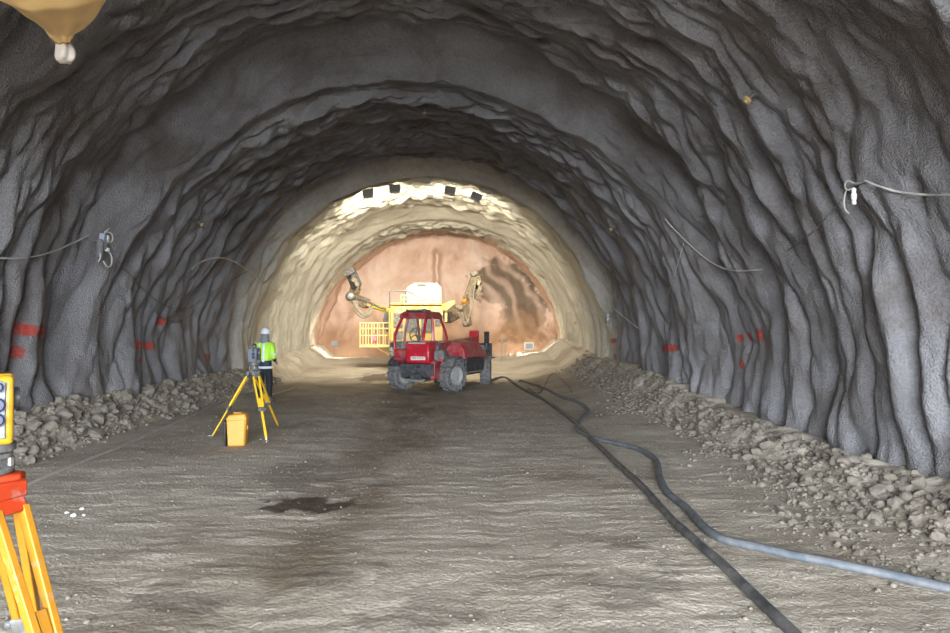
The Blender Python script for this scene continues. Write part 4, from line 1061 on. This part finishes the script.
def connector(px0, py0, label, scale, blue=True):
    s_, y_ = wallhit(px0, py0); p, n = wall_frame(s_, y_, .20)
    t = thing('cable_connector', p, math.atan2(n.y, n.x) + math.pi / 2, label, 'connector'); t.scale = (scale,) * 3
    # local: X along the wall, -Y towards the tunnel middle
    MB().box((0, 0, .0), (.10, .07, .20), (0, R(8), 0)).build('junction_box', CB if blue else WHITE, t, .012)
    MB().lathe([(.03, 0), (.045, .03), (.045, .20), (.025, .24)], (-.09, .0, -.22), (.1, 0, 1), 14).build('sleeve', DGREY, t)
    MB().box((.07, -.02, .05), (.07, .05, .07), (0, R(20), 0)).box((.075, -.02, -.10), (.06, .05, .05)).build('plug', WHITE, t, .01)
    MB().tube(spline([(.02, 0, .10), (.06, -.04, .17), (.16, -.02, .19), (.30, .0, .20)], 6), .010, 6).build('lead', CW, t)
    MB().tube(spline([(.04, 0, .14), (.14, -.05, .12), (.17, -.04, .02), (.10, 0, .0)], 6), .010, 6).build('lead', CW, t)
    MB().tube(spline([(.10, 0, -.08), (.16, -.04, -.18), (.13, -.05, -.30), (.06, -.03, -.33), (.01, 0, -.26)], 6), .010, 6).build('lead', CW, t)
    MB().tube(spline([(-.10, 0, -.12), (-.13, -.03, -.22), (-.12, 0, -.28)], 6), .009, 6).build('lead', CW, t)
    MB().cyl((0, 0, 0), (0, .16, .02), .018, n=8).build('anchor', STEEL, t)
    return t
connector(92, 236, 'tangled blue-white cable connector with loops on the wall above red marks', 1.3)
connector(614, 315, 'small blue cable connector with loose leads near the lit rings', .95)
def insulator():
    s_, y_ = wallhit(864, 180); p, n = wall_frame(s_, y_, .15)
    t = thing('insulator', p, math.atan2(n.y, n.x) + math.pi / 2, 'white ribbed insulator hanging from a wire loop high on the wall', 'insulator')
    MB().lathe([(.008, 0), (.024, -.012), (.024, -.035), (.018, -.05), (.028, -.07), (.028, -.12), (.018, -.135), (.024, -.15), (.024, -.175), (.008, -.185)], (0, 0, -.02), n=14).build('body', WHITE, t)
    MB().tube(spline([(.0, 0, -.02), (-.07, -.03, -.03), (-.11, -.03, .03), (-.07, -.02, .07), (.0, 0, .03)], 6), .008, 6).build('wire_loop', CW, t)
    MB().tube(spline([(-.10, -.02, -.02), (-.14, -.02, -.12), (-.13, -.02, -.22), (-.09, 0, -.28)], 6), .008, 6).build('lead', CW, t)
    MB().cyl((0, 0, .02), (.0, .16, .05), .014, n=8).build('anchor', STEEL, t)
insulator()
def bolt(px0, py0, label, sc=1.0):
    s_, y_ = wallhit(px0, py0); p, n = wall_frame(s_, y_, .03)
    t = thing('survey_bolt', p, 0, label, 'survey target', 'survey bolts in the lining')
    t.rotation_euler = n.to_track_quat('Z', 'Y').to_euler(); t.scale = (sc,) * 3
    MB().lathe([(.05, 0), (.05, .01), (.018, .014), (.018, .12)], n=12).build('rod', STEEL, t)
    pl = MB().lathe([(.05, .11), (.055, .12), (.055, .14), (.02, .146)], n=14).build('target_disc', mat('ochre target', (.62, .42, .16), .5), t)
    MB().lathe([(.018, .146), (.018, .152), (.004, .154)], n=10).build('reflector', WHITE, pl)
bolt(755, 93, 'ochre survey bolt high on the wall above the white insulator')
bolt(615, 226, 'small ochre survey bolt above the blue connector by the lit rings', .95)
bolt(425, 108, 'ochre survey bolt at the crown of the dark vault', .9)
bolt(197, 221, 'small ochre survey bolt above the arched pale pipe', .8)
bolt(577, 322, 'tiny survey bolt low on the wall near the lit rings', .8)

# ------------------------------------------------------------------ muck: single clods, then the uncountable rest
CLOD = mat('grey muck clod', (.195, .168, .135), .95, scale=14, var=.30, bmp=.5)
def clod_mesh(sub, seed):
    bm = bmesh.new(); bmesh.ops.create_icosphere(bm, subdivisions=sub, radius=1.0)
    r = np.random.default_rng(seed)
    sc = np.array([1, r.uniform(.7, 1), r.uniform(.55, .85)])
    co = np.array([v.co[:] for v in bm.verts])
    k = 1 + .42 * noise(co[:, 0] * 1.1 + seed * 9.1, co[:, 1] * 1.1, co[:, 2] * 1.1) + .28 * noise(co[:, 0] * 2.6 + seed * 3.7, co[:, 1] * 2.6, co[:, 2] * 2.6)
    co = co * k[:, None] * sc
    for v, c in zip(bm.verts, co): v.co = c
    me = bpy.data.meshes.new('clod'); bm.to_mesh(me); bm.free()
    me.materials.append(CLOD)
    return me
CM = [clod_mesh(2, i) for i in range(10)]
LOW = []
for i in range(8):
    m_ = clod_mesh(1, 40 + i)
    LOW.append((np.array([v.co[:] for v in m_.vertices]), np.array([p.vertices[:] for p in m_.polygons])))
HOSE_PTS = np.array(HOSE_L)
stones = []     # zone, x, y, z, r
rg = np.random.default_rng(21)
_wy = np.linspace(0, 35, 900)
_wl = np.max([lining(np.full(900, ZB * -1 + h_), _wy)[0] for h_ in (.3, .6, .9)], axis=0)
_wr = np.min([lining(np.full(900, STOT + ZB - h_), _wy)[0] for h_ in (.2, .5, .8)], axis=0)
def drop(zone, x, y, r, sink=.35):
    if x - 1.15 * r < np.interp(y, _wy, _wl) or x + 1.15 * r > np.interp(y, _wy, _wr): return
    if HOSE_PTS.size and np.min((HOSE_PTS[:, 0] - x) ** 2 + (HOSE_PTS[:, 1] - y) ** 2) < (r * 1.2 + .05) ** 2: return
    stones.append((zone, x, y, r, sink))
for _ in range(3200):
    y = 6.0 + 17 * rg.random() ** 1.3; ax = float(axis_x(y)); t_ = rg.random()
    x = ax - 4.80 - 1.0 * t_ - .1 * rg.normal(); r = min(.115, .028 * math.exp(.58 * rg.normal())) * (.95 + .25 * t_)
    if x > ax - 5.85: drop('left', x, y, r)
for _ in range(3600):
    y = 4.3 + 20 * rg.random() ** 1.25; ax = float(axis_x(y)); t_ = rg.random()
    x = ax + 4.60 + .75 * t_ + .12 * rg.normal(); r = min(.085, .022 * math.exp(.58 * rg.normal())) * (.85 + .35 * t_)
    if x < ax + 5.55: drop('right', x, y, r)
for _ in range(1500):
    y = 4.5 + 11 * rg.random(); x = 3.45 + .04 * y + .28 * rg.normal() + .25 * math.sin(y * .9)
    if noise(x * .7, y * .7, 3.3) > -.05 or y < 7.5: drop('right', x, y, min(.05, .014 * math.exp(.55 * rg.normal())))
for _ in range(800):
    y = 5 + 14 * rg.random(); x = 3.9 + .75 * rg.random() + .05 * y * .2; drop('right', x, y, min(.06, .014 * math.exp(.6 * rg.normal())))
order = sorted(range(len(stones)), key=lambda i: -stones[i][3] / stones[i][2])
single = set()
for i in order:
    z_, x, y, r, sk = stones[i]
    c_ = CAMR.transposed() @ (Vector((x, y, .2)) - CAM); u_ = 475 + FPX * c_.x / -c_.z; v_ = 316.5 - FPX * c_.y / -c_.z
    if 3 < u_ < 947 and v_ < 630: single.add(i)
    if len(single) >= 270: break
LBL = {'left': ('grey clod on the muck bank along the wall behind the yellow case', 'clods on the bank beside the surveyor'),
       'right': ('grey clod on the muck bank along the wall beside the hoses', 'clods on the bank beside the hoses')}
xs_ = np.array([q[1] for q in stones]); ys_ = np.array([q[2] for q in stones]); zs_ = floor_full(xs_, ys_)
acc = {'left': ([], [], 0), 'right': ([], [], 0)}
bulk = {k: {'v': [], 'f': [], 'n': 0} for k in ('left', 'right', 'floor')}
def put_bulk(zone, x, y, z, r, k=None):
    V_, F_ = LOW[int(rg.integers(8))]
    a = rg.random() * 6.283; c, s_ = math.cos(a), math.sin(a)
    W = V_ * r; W = np.stack([W[:, 0] * c - W[:, 1] * s_ + x, W[:, 0] * s_ + W[:, 1] * c + y, W[:, 2] + z], -1)
    B = bulk[zone]; B['v'].append(W); B['f'].append(F_ + B['n']); B['n'] += len(W)
for i, (zone, x, y, r, sk) in enumerate(stones):
    z = zs_[i] + r * sk
    if i in single:
        o = bpy.data.objects.new('muck_clod', CM[int(rg.integers(10))]); col.objects.link(o)
        o.location = (x, y, z); o.scale = (r * 1.12,) * 3; o.rotation_euler = (rg.random() * .6, rg.random() * .6, rg.random() * 6.28)
        big = 'large' if r > (.06 if zone == 'left' else .045) else 'small'
        if zone == 'left':
            where = 'near end of the muck bank, by the close tripod' if y < 9.2 else 'middle of the muck bank, behind the yellow case' if y < 13 else 'far end of the muck bank, near the surveyor'
        elif x < float(axis_x(y)) + 4.5: where = 'loose strip of rubble between the hoses and the wall bank'
        else: where = 'near end of the wall bank, above the blue-grey hose' if y < 7.5 else 'middle of the wall bank, beside the hose bends' if y < 12 else 'far end of the wall bank, past the hose bends'
        tag(o, f'{big} grey clod in the {where}', 'clod', LBL[zone][1])
    else: put_bulk(zone, x, y, z, r)
# the few pale pebbles on the open floor
PEB = mat('pale pebble', (.62, .60, .56), .8, scale=20); pm = clod_mesh(2, 77); pm.materials.clear(); pm.materials.append(PEB)
for (u_, v_, r) in ((74, 515, .030), (82, 508, .022), (67, 512, .020), (84, 514, .018)):
    g = ground(u_, v_); o = bpy.data.objects.new('pale_pebble', pm); col.objects.link(o); o.location = (g.x, g.y, zf(g.x, g.y) + r * .4); o.scale = (r,) * 3; o.rotation_euler = (0, 0, u_)
    tag(o, {74: 'largest', 82: 'uppermost', 67: 'leftmost', 84: 'rightmost'}[u_] + ' pale pebble of the four on the floor near the close tripod', 'pebble', 'pale pebbles near the close tripod')
# grit strewn over the whole floor
n_ = 9000
gy = 3.3 + 16 * rg.random(n_) ** 1.7; gx_ = -5.0 + 9.6 * rg.random(n_)
gr = np.minimum(.022, .0060 * np.exp(.5 * rg.normal(size=n_)))
dens = np.clip(.55 + .9 * fbm(gx_ * .6, gy * .6, 4.4, 3) + .5 * (np.abs(gx_ + .3) > 2.2), .05, 1); keep = rg.random(n_) < dens
gzv = floor_full(gx_, gy)
for x, y, z, r, k in zip(gx_, gy, gzv, gr, keep):
    if k: put_bulk('floor', x, y, z + r * .2, r)
for zone, nm, lb in (('left', 'rubble', 'crumbly grey rubble banked along the wall behind the yellow case'), ('right', 'rubble', 'crumbly grey rubble banked along the wall beside the hoses'), ('floor', 'gravel', 'fine grit and gravel strewn over the tunnel floor')):
    B = bulk[zone]; V_ = np.concatenate(B['v']); F_ = np.concatenate(B['f'])
    me = bpy.data.meshes.new(nm); me.vertices.add(len(V_)); me.vertices.foreach_set('co', V_.astype(np.float32).ravel())
    me.loops.add(F_.size); me.loops.foreach_set('vertex_index', F_.astype(np.int32).ravel())
    me.polygons.add(len(F_)); me.polygons.foreach_set('loop_start', (np.arange(len(F_)) * 3).astype(np.int32)); me.update(calc_edges=True)
    me.materials.append(CLOD); o = bpy.data.objects.new(nm, me); col.objects.link(o); tag(o, lb, 'rubble' if zone != 'floor' else 'gravel', None, 'stuff')
